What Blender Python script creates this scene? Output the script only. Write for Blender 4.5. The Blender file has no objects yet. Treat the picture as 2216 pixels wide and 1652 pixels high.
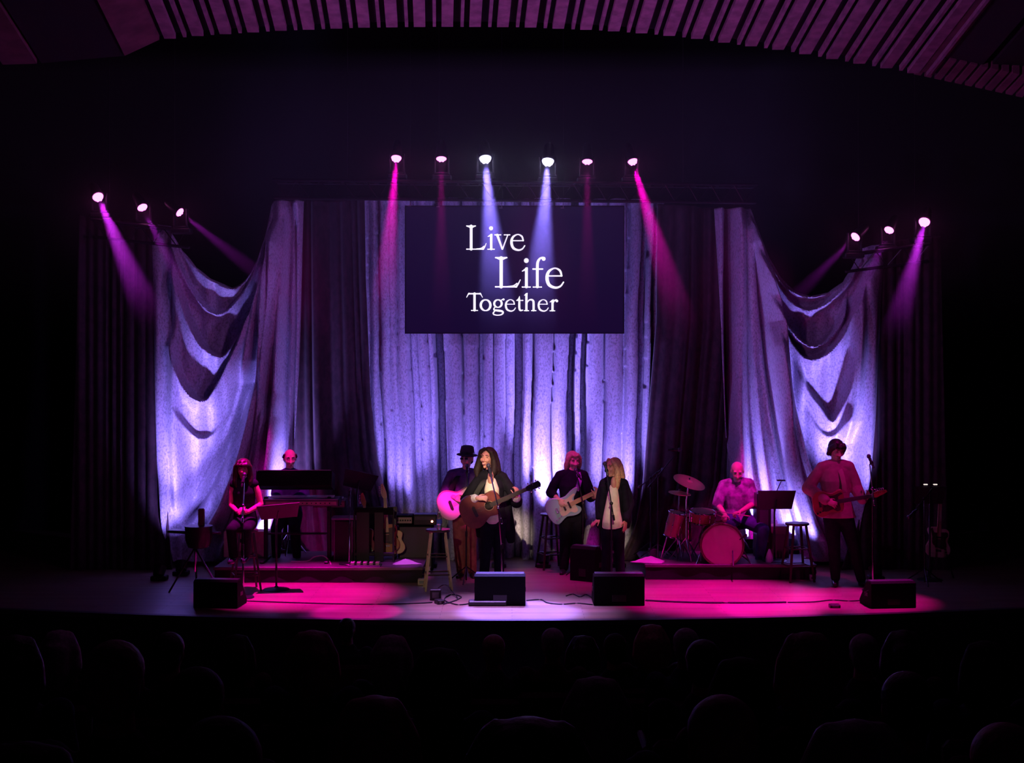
import bpy, math, random
import numpy as np
from mathutils import Vector, Matrix, Quaternion
random.seed(7)
rng = np.random.RandomState(7)
SC = bpy.context.scene
COL = SC.collection
V = Vector
PI = math.pi
# ---------------------------------------------------------------- camera
F, CX, HY, CH = 3000.0, 1108.0, 770.0, 2.9     # focal length (px of the 2216 frame), centre column, horizon row, eye height over the stage
cam_d = bpy.data.cameras.new('camera')
cam = bpy.data.objects.new('camera', cam_d); COL.objects.link(cam)
cam.location = (0, 0, CH); cam.rotation_euler = (PI/2, 0, 0)
cam_d.sensor_width = 36; cam_d.lens = F/2216*36
cam_d.shift_y = -(826-HY)/2216.0
cam_d.clip_end = 200
SC.camera = cam

def P(px, py, d):
    return V(((px-CX)*d/F, d, CH-(py-HY)*d/F))
def FD(py, z=0.0):
    """distance of a point at height z that shows at row py"""
    return (CH-z)*F/(py-HY)
def G(px, py, z=0.0):
    return P(px, py, FD(py, z))
# ---------------------------------------------------------------- world, exposure
w = bpy.data.worlds.new('world'); SC.world = w; w.use_nodes = True
w.node_tree.nodes['Background'].inputs[0].default_value = (0.30, 0.10, 0.55, 1)
w.node_tree.nodes['Background'].inputs[1].default_value = 0.004
vs = SC.view_settings
vs.view_transform = 'Standard'; vs.look = 'None'; vs.gamma = 1; vs.use_curve_mapping = False; vs.exposure = 0.0
cy = SC.cycles
cy.max_bounces = 5; cy.diffuse_bounces = 2; cy.glossy_bounces = 2; cy.transmission_bounces = 3; cy.volume_bounces = 0
cy.transparent_max_bounces = 6
cy.sample_clamp_indirect = 4; cy.caustics_reflective = False; cy.caustics_refractive = False
cy.volume_step_rate = 4
# ---------------------------------------------------------------- stage lighting
def spot(name, loc, target, power, color, deg, blend=0.5, size=0.05):
    L = bpy.data.lights.new(name, 'SPOT'); L.energy = power; L.color = color
    L.spot_size = math.radians(deg); L.spot_blend = blend; L.shadow_soft_size = size
    o = bpy.data.objects.new(name, L); COL.objects.link(o)
    o.location = loc
    o.rotation_euler = (V(target)-V(loc)).to_track_quat('-Z', 'Y').to_euler()
    return o
MAG = (1.0, 0.0, 0.60); VIO = (0.42, 0.20, 1.0); BLU = (0.24, 0.17, 1.0); WARM = (1.0, 0.74, 0.50)
PUR = (0.72, 0.03, 1.0)
UP = (0.33, 0.23, 1.0)
# uplights standing on the stage in front of the pale drapes: (column, row of the floor spot, aimed at column, row, power, angle)
# (column, distance, base height, aim column, aim row, power, angle, blend, label)
UPL = [(870, 19.02, 0, 872, 1000, 420, 44, 'floor lamp lighting the pale curtain above the small amplifier heads'), (930, 19.0, 0, 925, 860, 45, 100, 'floor lamp behind the bottle stool'),
       (1010, 19.02, 0, 1002, 980, 260, 50, 'floor lamp behind the guitarist in the hat'), (1080, 19.0, 0, 1080, 860, 55, 100, 'floor lamp behind the lead singer'),
       (1176, 19.0, 0, 1180, 990, 1400, 42, 'floor lamp lighting the brightest pleat left of the bassist'), (1268, 19.0, 0, 1268, 860, 45, 100, 'floor lamp right of the bassist'),
       (1338, 19.02, 0, 1336, 1000, 550, 46, 'floor lamp behind the blonde singer'),
       (392, 18.3, 0, 395, 880, 130, 70, 'floor lamp at the foot of the left swagged drape, outer side'), (345, 17.9, 0, 450, 740, 650, 36, 'floor lamp beside the far left dark curtain aimed at the left swags'),
       (622, 18.98, .2, 608, 800, 480, 62, 'floor lamp behind the keyboard player'), (1622, 18.98, .2, 1606, 800, 480, 62, 'floor lamp behind the drummer'),
       (592, 18.93, .2, 470, 960, 240, 70, 'floor lamp beside the beige box aimed across the left swagged drape'), (1712, 18.93, .2, 1735, 950, 120, 70, 'floor lamp behind the pinkish case aimed across the right swagged drape'),
       (1748, 18.45, 0, 1700, 980, 130, 60, 'floor lamp behind the dark stool right of the drums'), (1895, 17.9, 0, 1770, 745, 850, 36, 'floor lamp beside the far right dark curtain aimed at the right swags')]
# washes: unseen lamps added at both sides of the hall, bars above the stage behind the sounding board, front-of-house lamps
def WASH():
    spot('wash_drapes', (-9, 10.5, 4.8), (1.6, 19.6, 3.9), 900, VIO, 36, 0.9, 0.15)  # side lamps added out of view to bring out the drape folds
    spot('wash_drapes', (9, 10.5, 4.8), (-1.6, 19.6, 3.9), 640, VIO, 36, 0.9, 0.15)
    spot('top_wash', (-2.9, 16.3, 8.6), G(650, 1285), 11500, MAG, 18, 0.8)
    spot('top_wash', (3.0, 16.3, 8.6), G(1560, 1292), 9500, MAG, 21, 0.8)
    spot('top_wash', (4.6, 16.3, 8.6), G(1850, 1300), 5500, MAG, 14, 0.8)
    spot('top_wash', (-.2, 16.35, 8.6), G(1100, 1322), 9500, (0.52, 0.25, 1.0), 19, 0.9)
    spot('top_wash', (.2, 15.9, 8.6), G(1180, 1258), 2200, MAG, 16, 0.9)
    spot('follow_spot', (-1.0, -6, 10.0), P(1064, 1045, 17.2), 36000, WARM, 2.0, 0.7, 0.1)
    spot('follow_spot', (1.0, -6, 10.0), P(1330, 1080, 17.3), 10000, WARM, 2.0, 0.7, 0.1)
    spot('follow_spot', (0.5, -6, 10.0), P(1228, 1100, 18.3), 7000, WARM, 1.3, 0.7, 0.1)  # warm lamp added on the bass in place of follow-spot spill
    spot('front_special', (-3.0, -2, 6.5), P(900, 1180, 17.8), 1400, WARM, 6.0, 0.8, 0.1)
    for x in (-4.5, 4.5): spot('fill_sounding_board', (x, 6.5, 3.2), (-x*0.35, 12.5, 6.0), 520, (0.80, 0.26, 1.0), 70, 1.0, 0.4)  # added fill lamps standing in for stage spill on the ribs
    # tight magenta specials on players and gear, then two wide front fills added unseen
    for x0, y0, z0, tx, ty, d, pw, an, col in ((-3.4, 12.5, 5.2, 978, 1085, 18.0, 9000, 3.2, MAG), (-.3, 14.3, 8.2, 1236, 1000, 18.5, 1900, 6, MAG), (3.4, 14.3, 8.2, 1600, 1060, 18.7, 4200, 9, MAG),
                                      (-2.6, 14.3, 8.2, 632, 1020, 18.7, 3600, 8, MAG), (-4.6, 15.0, 8.4, 510, 1070, 17.0, 550, 6, MAG), (4.9, 14.6, 8.4, 1825, 1020, 17.5, 800, 7, MAG), (1.6, 14.3, 8.2, 1400, 1212, 18.1, 2500, 6, MAG), (-1.6, 14.3, 8.2, 875, 1214, 18.0, 2600, 5, PUR),
                                      (2.0, 10.0, 5.6, 1492, 1043, 18.2, 2600, 2.6, MAG), (6.5, 9.5, 4.5, 1720, 1110, 18.0, 160, 14, MAG), (-6.5, 9.5, 4.5, 560, 1100, 17.6, 140, 14, MAG)):
        spot('special', (x0, y0, z0), P(tx, ty, d), pw, col, an, 0.8, 0.05)
# ---------------------------------------------------------------- materials
MATS = {}
def mat(name, col, rough=0.6, metal=0.0, emit=None, strength=0.0, var=0.0, scale=20.0, bump=0.0, spec=0.5, alpha=None, trans=0.0, sheen=0.0):
    if name in MATS: return MATS[name]
    m = bpy.data.materials.new(name); m.use_nodes = True
    nt = m.node_tree; b = nt.nodes['Principled BSDF']
    b.inputs['Base Color'].default_value = (*col, 1)
    b.inputs['Roughness'].default_value = rough
    b.inputs['Metallic'].default_value = metal
    b.inputs['Specular IOR Level'].default_value = spec
    if trans: b.inputs['Transmission Weight'].default_value = trans
    if sheen: b.inputs['Sheen Weight'].default_value = sheen
    if emit:
        b.inputs['Emission Color'].default_value = (*emit, 1); b.inputs['Emission Strength'].default_value = strength
    if var or bump:
        tc = nt.nodes.new('ShaderNodeTexCoord'); n = nt.nodes.new('ShaderNodeTexNoise')
        n.inputs['Scale'].default_value = scale; n.inputs['Detail'].default_value = 4
        nt.links.new(tc.outputs['Object'], n.inputs['Vector'])
        if var:
            r = nt.nodes.new('ShaderNodeValToRGB')
            r.color_ramp.elements[0].position = 0.35; r.color_ramp.elements[1].position = 0.65
            r.color_ramp.elements[0].color = (*[c*(1-var) for c in col], 1)
            r.color_ramp.elements[1].color = (*[min(1, c*(1+var)) for c in col], 1)
            nt.links.new(n.outputs['Fac'], r.inputs['Fac']); nt.links.new(r.outputs['Color'], b.inputs['Base Color'])
        if bump:
            bp = nt.nodes.new('ShaderNodeBump'); bp.inputs['Strength'].default_value = bump; bp.inputs['Distance'].default_value = 0.01
            nt.links.new(n.outputs['Fac'], bp.inputs['Height']); nt.links.new(bp.outputs['Normal'], b.inputs['Normal'])
    MATS[name] = m
    return m

def velvet(name, lo, hi, scale=14.0, thr=(0.40, 0.60), rough=0.42, bump=0.35, sheen=0.3):
    """crushed velvet: blotches of flattened and raised pile"""
    m = bpy.data.materials.new(name); m.use_nodes = True
    nt = m.node_tree; b = nt.nodes['Principled BSDF']
    tc = nt.nodes.new('ShaderNodeTexCoord')
    mp = nt.nodes.new('ShaderNodeMapping'); mp.inputs['Scale'].default_value = (1.0, 1.0, 0.62)
    n = nt.nodes.new('ShaderNodeTexNoise'); n.inputs['Scale'].default_value = scale; n.inputs['Detail'].default_value = 6; n.inputs['Roughness'].default_value = 0.68
    n.inputs['Distortion'].default_value = 0.4
    nt.links.new(tc.outputs['Object'], mp.inputs['Vector']); nt.links.new(mp.outputs['Vector'], n.inputs['Vector'])
    r = nt.nodes.new('ShaderNodeValToRGB')
    r.color_ramp.elements[0].position = thr[0]; r.color_ramp.elements[1].position = thr[1]
    r.color_ramp.elements[0].color = (*lo, 1); r.color_ramp.elements[1].color = (*hi, 1)
    nt.links.new(n.outputs['Fac'], r.inputs['Fac']); nt.links.new(r.outputs['Color'], b.inputs['Base Color'])
    bp = nt.nodes.new('ShaderNodeBump'); bp.inputs['Strength'].default_value = bump; bp.inputs['Distance'].default_value = 0.02
    nt.links.new(n.outputs['Fac'], bp.inputs['Height']); nt.links.new(bp.outputs['Normal'], b.inputs['Normal'])
    b.inputs['Roughness'].default_value = rough; b.inputs['Sheen Weight'].default_value = sheen
    MATS[name] = m
    return m

# ---------------------------------------------------------------- mesh builder
def perp(t, ref):
    a = ref - t*ref.dot(t)
    if a.length < 1e-4:
        a = V((1, 0, 0)) - t*t.x
        if a.length < 1e-3: a = V((0, 1, 0)) - t*t.y
    return a.normalized()

class M:
    def __init__(s): s.v = []; s.f = []; s.mi = []
    def add(s, vs, fs):
        o = len(s.v); s.v.extend([tuple(x) for x in vs]); s.f.extend([tuple(i+o for i in f) for f in fs]); return s
    def box(s, c, size, R=None, taper=1.0, bev=0.0):
        x, y, z = [k/2 for k in size]; c = V(c)
        if bev > 0:
            b = min(bev, x*.9, y*.9, z*.9); pts = []; idx = {}
            for sx in (-1, 1):
                for sy in (-1, 1):
                    for sz in (-1, 1):
                        for ax in range(3):
                            q = V((sx*(x-b), sy*(y-b), sz*(z-b))); q[ax] += (sx, sy, sz)[ax]*b
                            idx[(sx, sy, sz, ax)] = len(pts); pts.append(q)
            fs = []
            def I(sx, sy, sz, ax): return idx[(sx, sy, sz, ax)]
            for sg in (-1, 1):
                fs.append([I(sg, a, bb, 0) for a, bb in ((-1, -1), (1, -1), (1, 1), (-1, 1))][::sg])
                fs.append([I(a, sg, bb, 1) for a, bb in ((-1, -1), (-1, 1), (1, 1), (1, -1))][::sg])
                fs.append([I(a, bb, sg, 2) for a, bb in ((-1, -1), (1, -1), (1, 1), (-1, 1))][::sg])
            for sy in (-1, 1):
                for sz in (-1, 1):
                    q = [I(-1, sy, sz, 1), I(1, sy, sz, 1), I(1, sy, sz, 2), I(-1, sy, sz, 2)]; fs.append(q if sy*sz > 0 else q[::-1])
            for sx in (-1, 1):
                for sz in (-1, 1):
                    q = [I(sx, -1, sz, 2), I(sx, 1, sz, 2), I(sx, 1, sz, 0), I(sx, -1, sz, 0)]; fs.append(q if sx*sz > 0 else q[::-1])
            for sx in (-1, 1):
                for sy in (-1, 1):
                    q = [I(sx, sy, -1, 0), I(sx, sy, 1, 0), I(sx, sy, 1, 1), I(sx, sy, -1, 1)]; fs.append(q if sx*sy > 0 else q[::-1])
            for sx in (-1, 1):
                for sy in (-1, 1):
                    for sz in (-1, 1):
                        q = [I(sx, sy, sz, 0), I(sx, sy, sz, 1), I(sx, sy, sz, 2)]; fs.append(q if sx*sy*sz > 0 else q[::-1])
        else:
            pts = [V((a*x*(taper if e > 0 else 1), b*y*(taper if e > 0 else 1), e*z)) for a, b, e in
                   ((-1, -1, -1), (1, -1, -1), (1, 1, -1), (-1, 1, -1), (-1, -1, 1), (1, -1, 1), (1, 1, 1), (-1, 1, 1))]
            fs = [(3, 2, 1, 0), (4, 5, 6, 7), (0, 1, 5, 4), (1, 2, 6, 5), (2, 3, 7, 6), (3, 0, 4, 7)]
        if R is not None: pts = [R @ p for p in pts]
        return s.add([p+c for p in pts], fs)
    def tube(s, pts, r, n=10, side=(1, 0, 0), ry=None, cap='round', closed=False):
        pts = [V(p) for p in pts]; k = len(pts)
        if not hasattr(r, '__len__'): r = [r]*k
        if ry is None: ry = r
        elif not hasattr(ry, '__len__'): ry = [ry]*k
        ref = V(side); rings = []
        tang = []
        for i in range(k):
            a = pts[max(i-1, 0)]; b = pts[min(i+1, k-1)]
            if closed: a = pts[(i-1) % k]; b = pts[(i+1) % k]
            t = b-a
            if t.length < 1e-9: t = V((0, 0, 1))
            tang.append(t.normalized())
        def ring(p, t, a_, b_):
            A = perp(t, ref); B = t.cross(A)
            return [p + A*(a_*math.cos(2*PI*j/n)) + B*(b_*math.sin(2*PI*j/n)) for j in range(n)]
        if cap == 'round' and not closed:
            for q in (0.15, 0.55, 0.85):
                c_ = math.sqrt(1-(1-q)**2); rr = min(r[0], ry[0])
                rings.append(ring(pts[0]-tang[0]*rr*(1-q), tang[0], r[0]*c_, ry[0]*c_))
        for i in range(k): rings.append(ring(pts[i], tang[i], r[i], ry[i]))
        if cap == 'round' and not closed:
            for q in (0.85, 0.55, 0.15):
                c_ = math.sqrt(1-(1-q)**2); rr = min(r[-1], ry[-1])
                rings.append(ring(pts[-1]+tang[-1]*rr*(1-q), tang[-1], r[-1]*c_, ry[-1]*c_))
        vs = [p for R_ in rings for p in R_]; fs = []; K = len(rings)
        for i in range(K if closed else K-1):
            i2 = (i+1) % K
            for j in range(n):
                j2 = (j+1) % n
                fs.append((i*n+j, i*n+j2, i2*n+j2, i2*n+j))
        if not closed:
            fs.append(tuple(range(n))[::-1]); fs.append(tuple((K-1)*n+j for j in range(n)))
        return s.add(vs, fs)
    def cap(s, a, b, ra, rb, n=10):
        return s.tube([a, b], [ra, rb], n=n)
    def cyl(s, a, b, r, r2=None, n=16, side=(1, 0, 0)):
        return s.tube([a, b], [r, r if r2 is None else r2], n=n, cap='flat', side=side)
    def ell(s, c, rad, R=None, n=12, m=8):
        vs = []; fs = []; c = V(c)
        for i in range(1, m):
            th = PI*i/m
            for j in range(n):
                ph = 2*PI*j/n
                vs.append(V((rad[0]*math.sin(th)*math.cos(ph), rad[1]*math.sin(th)*math.sin(ph), rad[2]*math.cos(th))))
        top = len(vs); vs.append(V((0, 0, rad[2]))); vs.append(V((0, 0, -rad[2])))
        for i in range(m-2):
            for j in range(n):
                j2 = (j+1) % n
                fs.append((i*n+j, (i+1)*n+j, (i+1)*n+j2, i*n+j2))
        for j in range(n):
            j2 = (j+1) % n
            fs.append((top, j, j2)); fs.append((top+1, (m-2)*n+j2, (m-2)*n+j))
        if R is not None: vs = [R @ p for p in vs]
        return s.add([p+c for p in vs], fs)
    def lathe(s, prof, n=20, c=(0, 0, 0), R=None):
        """profile [(r,z)...] around the local z axis"""
        c = V(c); vs = []; fs = []; k = len(prof)
        for r, z in prof:
            for j in range(n): vs.append(V((r*math.cos(2*PI*j/n), r*math.sin(2*PI*j/n), z)))
        for i in range(k-1):
            for j in range(n):
                j2 = (j+1) % n
                fs.append((i*n+j, i*n+j2, (i+1)*n+j2, (i+1)*n+j))
        fs.append(tuple(range(n))[::-1]); fs.append(tuple((k-1)*n+j for j in range(n)))
        if R is not None: vs = [R @ p for p in vs]
        return s.add([p+c for p in vs], fs)
    def prism(s, poly, h0, h1, X, bev=0.0):
        """2-D outline extruded from h0 to h1 in the frame X (4x4)"""
        n = len(poly); L = []
        if bev > 0:
            c = V((sum(p[0] for p in poly)/n, sum(p[1] for p in poly)/n))
            def shr(k):
                out = []
                for i in range(n):
                    p = V(poly[i]); a = V(poly[i-1]); b = V(poly[(i+1) % n]); t = (b-a)
                    nn = V((-t.y, t.x)); nn = nn.normalized() if nn.length > 1e-9 else nn
                    out.append(p+nn*k)
                return out
            ar = sum(poly[i-1][0]*poly[i][1]-poly[i][0]*poly[i-1][1] for i in range(n))
            sg = 1 if ar > 0 else -1
            lay = [(shr(sg*bev), h0), (poly, h0+bev), (poly, h1-bev), (shr(sg*bev), h1)]
        else: lay = [(poly, h0), (poly, h1)]
        for pl, h in lay:
            L += [X @ V((p[0], p[1], h)) for p in pl]
        fs = []
        for i in range(len(lay)-1):
            for j in range(n):
                j2 = (j+1) % n
                fs.append((i*n+j, i*n+j2, (i+1)*n+j2, (i+1)*n+j))
        fs.append(tuple(range(n))[::-1]); fs.append(tuple((len(lay)-1)*n+j for j in range(n)))
        return s.add(L, fs)
    def mesh(s, name):
        me = bpy.data.meshes.new(name); me.from_pydata(s.v, [], s.f); me.update(); return me

def wloc(o):
    p = V((0, 0, 0))
    while o is not None: p = p + o.location; o = o.parent
    return p
def put(name, me, m, parent=None, smooth=True, mats=None):
    """link a mesh given in world coordinates under its thing"""
    if parent is not None:
        off = wloc(parent)
        if off.length > 0: me.transform(Matrix.Translation(-off))
    if m is not None: me.materials.append(m)
    if smooth and len(me.polygons):
        me.polygons.foreach_set('use_smooth', [True]*len(me.polygons))
        try: me.set_sharp_from_angle(angle=math.radians(38))
        except Exception: pass
    o = bpy.data.objects.new(name, me); COL.objects.link(o); o.parent = parent
    return o
def build(mb, name, m, parent=None, smooth=True, label=None):
    o = put(name, mb.mesh(name), m, parent, smooth)
    if label: o['label'] = label
    return o
def tag(o, label, cat, group=None, kind=None):
    o['label'] = label; o['category'] = cat
    if group: o['group'] = group
    if kind: o['kind'] = kind
    return o
def thing(name, label, cat, loc=(0, 0, 0), group=None):
    o = bpy.data.objects.new(name, None); COL.objects.link(o); o.location = loc; o.empty_display_size = 0.1
    return tag(o, label, cat, group)
def struct(o): o['kind'] = 'structure'; return o
def dup(o, parent=None):
    c = o.copy(); COL.objects.link(c); c.parent = parent
    for ch in list(o.children): dup(ch, c)
    return c
def blob(mb, name, m, parent, voxel=0.01, it=3, label=None):
    """fuse overlapping solids into one continuous skin"""
    me = mb.mesh('tmp'); t = bpy.data.objects.new('tmp', me); COL.objects.link(t)
    r = t.modifiers.new('r', 'REMESH'); r.mode = 'VOXEL'; r.voxel_size = voxel; r.adaptivity = 0
    if it:
        sm = t.modifiers.new('s', 'SMOOTH'); sm.factor = 0.5; sm.iterations = it
    dg = bpy.context.evaluated_depsgraph_get(); ev = t.evaluated_get(dg)
    out = bpy.data.meshes.new_from_object(ev); bpy.data.objects.remove(t); bpy.data.meshes.remove(me)
    out.name = name
    if parent is not None: out.transform(Matrix.Translation(-wloc(parent)))
    out.materials.clear(); out.materials.append(m)
    out.polygons.foreach_set('use_smooth', [True]*len(out.polygons))
    o = bpy.data.objects.new(name, out); COL.objects.link(o); o.parent = parent
    if label: o['label'] = label
    return o
def smoothpoly(pts, n=4, closed=True):
    """Catmull-Rom through 2-D or 3-D points"""
    out = []; k = len(pts)
    for i in range(k if closed else k-1):
        if closed: p = [V(pts[(i+j-1) % k]) for j in range(4)]
        else: p = [V(pts[min(max(i+j-1, 0), k-1)]) for j in range(4)]
        for q in range(n):
            t = q/n
            out.append(0.5*((2*p[1])+(p[2]-p[0])*t+(2*p[0]-5*p[1]+4*p[2]-p[3])*t*t+(3*p[1]-p[0]-3*p[2]+p[3])*t*t*t))
    if not closed: out.append(V(pts[-1]))
    return out
def XF(o, ax, ay):
    """frame with origin o, x axis ax, y axis near ay"""
    X = V(ax).normalized(); Y = V(ay); Y = (Y-X*Y.dot(X)).normalized(); Z = X.cross(Y)
    m = Matrix((X, Y, Z)).transposed().to_4x4(); m.translation = V(o); return m
# ---------------------------------------------------------------- stage and hall
WASH()
def floor_mat():
    m = bpy.data.materials.new('stage_boards'); m.use_nodes = True
    nt = m.node_tree; b = nt.nodes['Principled BSDF']
    tc = nt.nodes.new('ShaderNodeTexCoord'); mp = nt.nodes.new('ShaderNodeMapping'); mp.inputs['Scale'].default_value = (1, 1, 1)
    br = nt.nodes.new('ShaderNodeTexBrick'); br.inputs['Scale'].default_value = 1.0
    br.inputs['Brick Width'].default_value = 1.6; br.inputs['Row Height'].default_value = 0.09; br.inputs['Mortar Size'].default_value = 0.0025
    br.inputs['Color1'].default_value = (0.36, 0.25, 0.19, 1); br.inputs['Color2'].default_value = (0.27, 0.18, 0.13, 1); br.inputs['Mortar'].default_value = (0.08, 0.05, 0.04, 1)
    nt.links.new(tc.outputs['Object'], mp.inputs['Vector']); nt.links.new(mp.outputs['Vector'], br.inputs['Vector'])
    n = nt.nodes.new('ShaderNodeTexNoise'); n.inputs['Scale'].default_value = 2.3; n.inputs['Detail'].default_value = 5
    mx = nt.nodes.new('ShaderNodeMix'); mx.data_type = 'RGBA'; mx.blend_type = 'MULTIPLY'; mx.inputs[0].default_value = 0.35
    nt.links.new(tc.outputs['Object'], n.inputs['Vector'])
    nt.links.new(br.outputs['Color'], mx.inputs[6]); nt.links.new(n.outputs['Color'], mx.inputs[7]); nt.links.new(mx.outputs[2], b.inputs['Base Color'])
    r = nt.nodes.new('ShaderNodeMapRange'); r.inputs[3].default_value = 0.28; r.inputs[4].default_value = 0.5
    nt.links.new(n.outputs['Fac'], r.inputs[0]); nt.links.new(r.outputs[0], b.inputs['Roughness'])
    return m
BLACK = mat('matt_black', (0.012, 0.011, 0.013), 0.8)
DARKWALL = mat('dark_wall', (0.03, 0.022, 0.035), 0.9)
def fy(x): return 15.18+0.021*(x+0.1)**2
xs = [(-9+i*0.45) for i in range(41)]
mb = M()
top = [(x, fy(x), 0) for x in xs]
vs = top+[(x, 23.0, 0) for x in xs]+[(x, fy(x), -1.15) for x in xs]
n = len(xs)
fs = [(i, i+1, n+i+1, n+i) for i in range(n-1)]
o = struct(put('floor', (lambda me: (me.from_pydata(vs, [], fs), me.update(), me)[2])(bpy.data.meshes.new('floor')), floor_mat(), None, False))
m_ = M()
for i in range(n-1):
    a = V((xs[i], fy(xs[i]), 0)); b = V((xs[i+1], fy(xs[i+1]), 0))
    m_.add([a+V((0, 0.0, -0.05)), b+V((0, 0.0, -0.05)), b+V((0, 0.0, -1.2)), a+V((0, 0.0, -1.2))], [(0, 1, 2, 3)])
struct(build(m_, 'trim_1', BLACK, None, False))
m_ = M()
for i in range(n-1):
    a = V((xs[i], fy(xs[i]), 0)); b = V((xs[i+1], fy(xs[i+1]), 0)); g = V((0, -0.03, 0))
    m_.add([a+g+V((0, 0, .002)), b+g+V((0, 0, .002)), b+V((0, .06, .002)), a+V((0, .06, .002)), a+g-V((0, 0, .05)), b+g-V((0, 0, .05))], [(0, 1, 2, 3), (5, 1, 0, 4)])
struct(build(m_, 'trim_2', mat('edge_nosing', (0.05, 0.04, 0.05), 0.5), None, False))
# hall floor raked towards the audience, side walls, black back wall
m_ = M(); m_.add([(-12, -8, 2.9), (12, -8, 2.9), (12, 15.4, -1.2), (-12, 15.4, -1.2)], [(0, 1, 2, 3)])
struct(build(m_, 'floor', BLACK, None, False))
m_ = M(); m_.add([(-12, 23, -1.2), (12, 23, -1.2), (12, 23, 14), (-12, 23, 14)], [(0, 1, 2, 3)])
struct(build(m_, 'wall_back', BLACK, None, False))
m_ = M(); m_.add([(-12, -8, 12.05), (12, -8, 12.05), (12, 23, 12.05), (-12, 23, 12.05)], [(3, 2, 1, 0)])
struct(build(m_, 'ceiling', BLACK, None, False))
for nm, x in (('wall_left', -12), ('wall_right', 12)):
    m_ = M(); m_.add([(x, -8, -1.2), (x, 23, -1.2), (x, 23, 14), (x, -8, 14)], [(0, 1, 2, 3)])
    struct(build(m_, nm, DARKWALL, None, False))
# proscenium side piers framing the stage opening
PIER = mat('proscenium_paint', (0.05, 0.02, 0.04), 0.85, var=0.3, scale=4)
# ---- ribbed sounding board above the stage opening
EDGE = [(-200, 140), (90, 137), (270, 121), (345, 86), (440, 77), (600, 67), (780, 60), (950, 58), (1130, 59), (1300, 66), (1400, 73), (1500, 83), (1600, 97), (1700, 110), (1830, 133), (1960, 155), (2100, 185), (2216, 210), (2500, 260)]
def edge_y(px):
    for (a, b), (c, d) in zip(EDGE, EDGE[1:]):
        if a <= px <= c: return b+(d-b)*(px-a)/(c-a)
    return 200
RD = 13.0
DIRV = V((-0.052, 1, -0.243))
CE = struct(bpy.data.objects.new('ceiling', None)); COL.objects.link(CE)
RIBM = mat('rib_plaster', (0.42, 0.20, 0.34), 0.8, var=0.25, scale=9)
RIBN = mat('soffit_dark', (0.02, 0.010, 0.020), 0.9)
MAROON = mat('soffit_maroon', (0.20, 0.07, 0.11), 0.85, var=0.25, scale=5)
def rib(px, wpx, depth, name, m, parent, length=4.0, drop=0.0):
    e = P(px, edge_y(px)-drop, RD); wd = wpx*RD/F
    # widths stay level; a rib is a beam running up and back to the hall ceiling
    a = [e+V((-wd/2, 0, 0)), e+V((wd/2, 0, 0)), e+V((wd/2, 0, depth)), e+V((-wd/2, 0, depth))]
    b = [p-DIRV*length for p in a]
    m2 = M(); m2.add(a+b, [(0, 1, 2, 3), (7, 6, 5, 4), (0, 4, 5, 1), (1, 5, 6, 2), (2, 6, 7, 3), (3, 7, 4, 0)])
    return build(m2, name, m, parent, False)
px = 362.0
k = 0
while px < 1975:
    rib(px+6, 25, 0.05, 'rib', RIBM, CE)
    rib(px+38, 7, 0.05, 'batten', RIBM, CE, drop=0)
    px += 60.0-1.5*(px > 1500)
    k += 1
# backing board above the ribs
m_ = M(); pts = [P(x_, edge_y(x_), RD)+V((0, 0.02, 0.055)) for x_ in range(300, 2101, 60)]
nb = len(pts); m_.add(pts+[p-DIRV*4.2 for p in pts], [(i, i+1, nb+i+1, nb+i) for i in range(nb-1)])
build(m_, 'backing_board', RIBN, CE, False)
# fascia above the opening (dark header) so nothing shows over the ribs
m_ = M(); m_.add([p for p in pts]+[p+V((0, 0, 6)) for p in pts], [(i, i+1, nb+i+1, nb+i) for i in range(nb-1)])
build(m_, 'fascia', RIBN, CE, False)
# boxed ends
def slab(poly, d0, thick, name, m, parent):
    q = [P(x_, y_, d0) for x_, y_ in poly]; n_ = len(q)
    r_ = [p-DIRV*thick for p in q]
    m2 = M(); m2.add(q+r_, [tuple(range(n_))]+[tuple(n_+i for i in range(n_))[::-1]]+[(i, n_+i, n_+(i+1) % n_, (i+1) % n_) for i in range(n_)])
    return build(m2, name, m, parent, False)
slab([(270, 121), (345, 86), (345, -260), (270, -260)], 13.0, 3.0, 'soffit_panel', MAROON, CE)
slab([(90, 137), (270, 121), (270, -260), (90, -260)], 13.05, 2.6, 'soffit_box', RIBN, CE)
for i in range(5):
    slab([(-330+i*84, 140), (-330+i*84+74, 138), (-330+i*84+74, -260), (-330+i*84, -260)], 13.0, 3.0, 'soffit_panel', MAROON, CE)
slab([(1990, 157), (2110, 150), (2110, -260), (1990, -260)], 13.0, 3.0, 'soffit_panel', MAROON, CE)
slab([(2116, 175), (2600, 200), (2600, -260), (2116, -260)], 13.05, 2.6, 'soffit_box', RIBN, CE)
for i in range(12):
    x_ = 1978+i*22
    slab([(x_, edge_y(x_)+2), (x_+14, edge_y(x_+14)+2), (x_+14, edge_y(x_)-24), (x_, edge_y(x_)-24)], 13.1, 0.4, 'fringe_rib', MAROON, CE)

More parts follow.
